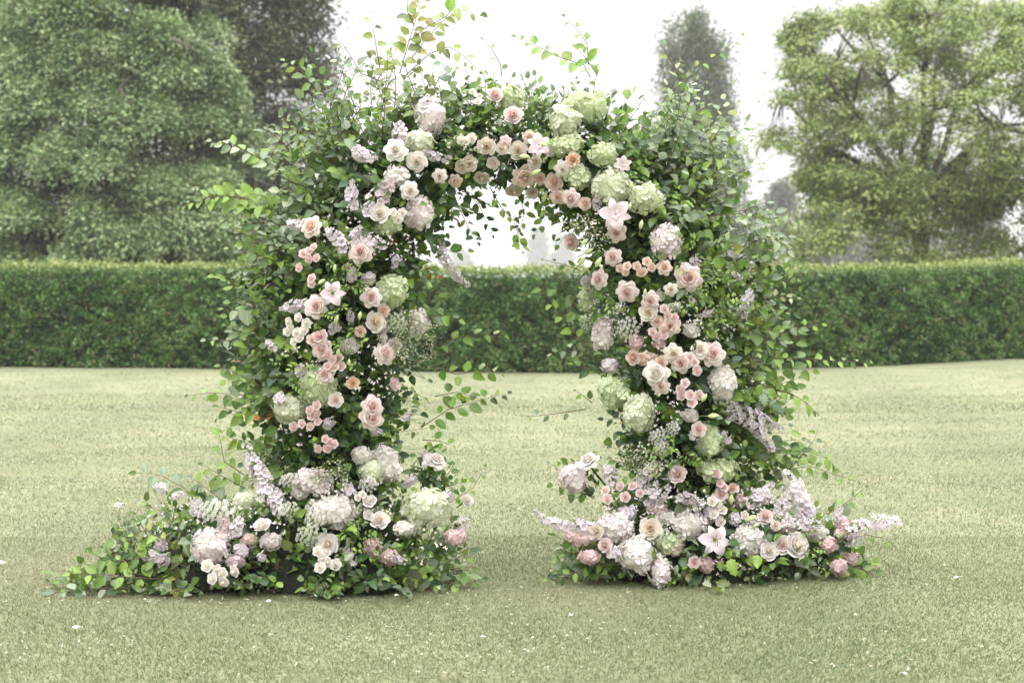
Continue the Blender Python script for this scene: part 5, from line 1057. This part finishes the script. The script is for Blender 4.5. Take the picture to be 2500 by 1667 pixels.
for cx, cy_, rx_, ry_, n, pal in ((905, 560, 60, 40, 30, 'lilacwhite'), (700, 790, 60, 60, 40, 'hwhite'), (850, 860, 60, 70, 40, 'hwhite'), (700, 1000, 60, 30, 20, 'lilac'), (1395, 720, 50, 60, 40, 'lilacwhite'), (1560, 700, 80, 60, 46, 'hwhite'), (1480, 780, 50, 50, 40, 'rosepink'),
    (1640, 760, 60, 60, 30, 'lilac'), (1540, 940, 60, 50, 36, 'hwhite'), (1500, 1050, 80, 40, 46, 'hwhite'), (1060, 350, 60, 40, 36, 'hwhite'), (1160, 300, 60, 40, 30, 'cream'), (1270, 370, 60, 50, 40, 'hwhite'), (780, 520, 60, 50, 30, 'lilac'),
    (600, 1180, 90, 60, 60, 'hwhite'), (820, 1150, 90, 60, 70, 'hwhite'), (400, 1200, 80, 60, 40, 'lilacwhite'), (950, 1250, 80, 50, 36, 'hwhite'), (1450, 1160, 90, 40, 70, 'lilacwhite'), (1580, 1170, 90, 50, 70, 'hwhite'), (1720, 1170, 90, 50, 80, 'lilacwhite'), (1840, 1190, 60, 40, 50, 'hwhite'), (1660, 1290, 80, 30, 20, 'rosepink')):
    for i in range(n):
        a_ = random.random() * 6.283; q_ = math.sqrt(random.random()); p_, n_ = surf(cx + rx_ * q_ * math.cos(a_), cy_ + ry_ * q_ * math.sin(a_), random.uniform(.02, .07))
        for j in range(5): tiny.append((tuple(p_), tuple(rnd(1)[0] + np.array([0, -.4, 0])), tuple(np.array(n_) + rnd(1)[0] * .6), .011, tuple(PAL[pal][j % 2])))
T_ = [np.array([r_[k] for r_ in tiny]) for k in range(5)]
link('small_blossom', scatter_mesh('small_blossom', KITE, *T_, M_petal, origin=ARCH.location), ARCH, kind='stuff')
for tw, o_ in ((twA, ARCH), (twL, ML), (twR, MR)):
    link('twigs', tw.build('twigs', M_twig, o_.location), o_, kind='stuff')
# ---------------------------------------------------------------- petals dropped on the grass
pv = [(x * .5, y, .12 * (x * x) + .08 * math.sin(y * 3)) for y in (0, .25, .6, .9, 1.0) for x in ((-.3, 0, .3) if y == 0 else (-1, 0, 1) if y < .95 else (-.6, 0, .6))]
pf = [(i * 3 + j, i * 3 + j + 1, i * 3 + j + 4, i * 3 + j + 3) for i in range(4) for j in range(2)]
PM = mesh('petal', np.array(pv) - [0, .5, 0], pf, [(.82, .78, .76)] * 15, None, M_petal, True)
for x, y, s, lab in ((180, 1456, .055, 'large white petal fallen alone on the near lawn below the leafy tail'), (2200, 1338, .05, 'pale petal fallen on the lawn beyond the outer end of the right mound'), (6, 1297, .045, 'white petal fallen at the far left edge of the lawn'),
                     (730, 1376, .055, 'white petal on the grass under the middle of the left mound'), (1110, 1471, .035, 'small petal on the bare grass before the arch opening'), (615, 1390, .038, 'white petal before the left mound, larger of two close together'),
                     (566, 1386, .028, 'small white petal before the left mound, near a larger one'), (912, 1373, .035, 'lilac petal at the front edge of the left mound'), (1312, 1418, .03, 'tiny petal on the grass before the inner side of the right mound'), (2075, 1560, .035, 'white petal at the bottom edge of the lawn towards the right')):
    r = ray(x, y); t = -EYE / r.z; p = Vector((r.x * t, r.y * t, 0)); p.z = float(ground(p.x, p.y)) + .022
    o = link('fallen_petal', PM); o.location = p; o.rotation_euler = (random.uniform(-.2, .2), random.uniform(-.3, .3), random.uniform(0, 6)); o.scale = (s * .72,) * 3; o['label'] = lab; o['category'] = 'petal'; o['group'] = 'petals fallen on the lawn'
# ---------------------------------------------------------------- fine rain in the air
n_ = 450; yy = 4.5 + 18 * rng.random(n_); RP = np.stack([(rng.random(n_) * 2 - 1) * .37 * yy, yy, .3 + 3.2 * rng.random(n_) + .12 * yy], 1)
RD = np.tile([.10, 0, -1.0], (n_, 1)) + rng.normal(size=(n_, 3)) * .03; RT = (np.array([(0, 0, 0), (-.055, .5, .03), (.055, .5, .03), (0, .5, -.06), (0, 1, 0)], dtype=float), np.array([(0, 1, 2), (0, 2, 3), (0, 3, 1), (4, 2, 1), (4, 3, 2), (4, 1, 3)]), None)
m, t, n, l = mat('rain_water'); d1 = n('ShaderNodeBsdfTransparent'); d2 = n('ShaderNodeBsdfPrincipled'); d2.inputs['Base Color'].default_value = (.9, .92, .95, 1); d2.inputs['Roughness'].default_value = .1
mx1 = n('ShaderNodeMixShader'); mx1.inputs[0].default_value = .40; l(d1.outputs[0], mx1.inputs[1]); l(d2.outputs[0], mx1.inputs[2]); o1 = n('ShaderNodeOutputMaterial'); l(mx1.outputs[0], o1.inputs[0])
link('rain', scatter_mesh('rain', RT, RP, RD, rnd(n_), .012 + .014 * rng.random(n_), np.ones((n_, 3)), m), kind='stuff', label='fine rain falling before the trees and hedge')
# ---------------------------------------------------------------- rainy air
m, t, n, l = mat('mist'); pv_ = n('ShaderNodeVolumePrincipled'); pv_.inputs['Color'].default_value = (.97, .98, 1.0, 1); pv_.inputs['Density'].default_value = .0006; pv_.inputs['Anisotropy'].default_value = .2
o_ = n('ShaderNodeOutputMaterial'); l(pv_.outputs[0], o_.inputs['Volume'])
x0, x1, y0, y1, z0, z1 = -400, 400, -30, 900, -2, 40
V = [(a, b, c) for c in (z0, z1) for b in (y0, y1) for a in (x0, x1)]; F = [(0, 2, 3, 1), (4, 5, 7, 6), (0, 1, 5, 4), (2, 6, 7, 3), (0, 4, 6, 2), (1, 3, 7, 5)]
link('haze', mesh('haze', V, F, None, None, m), kind='stuff')
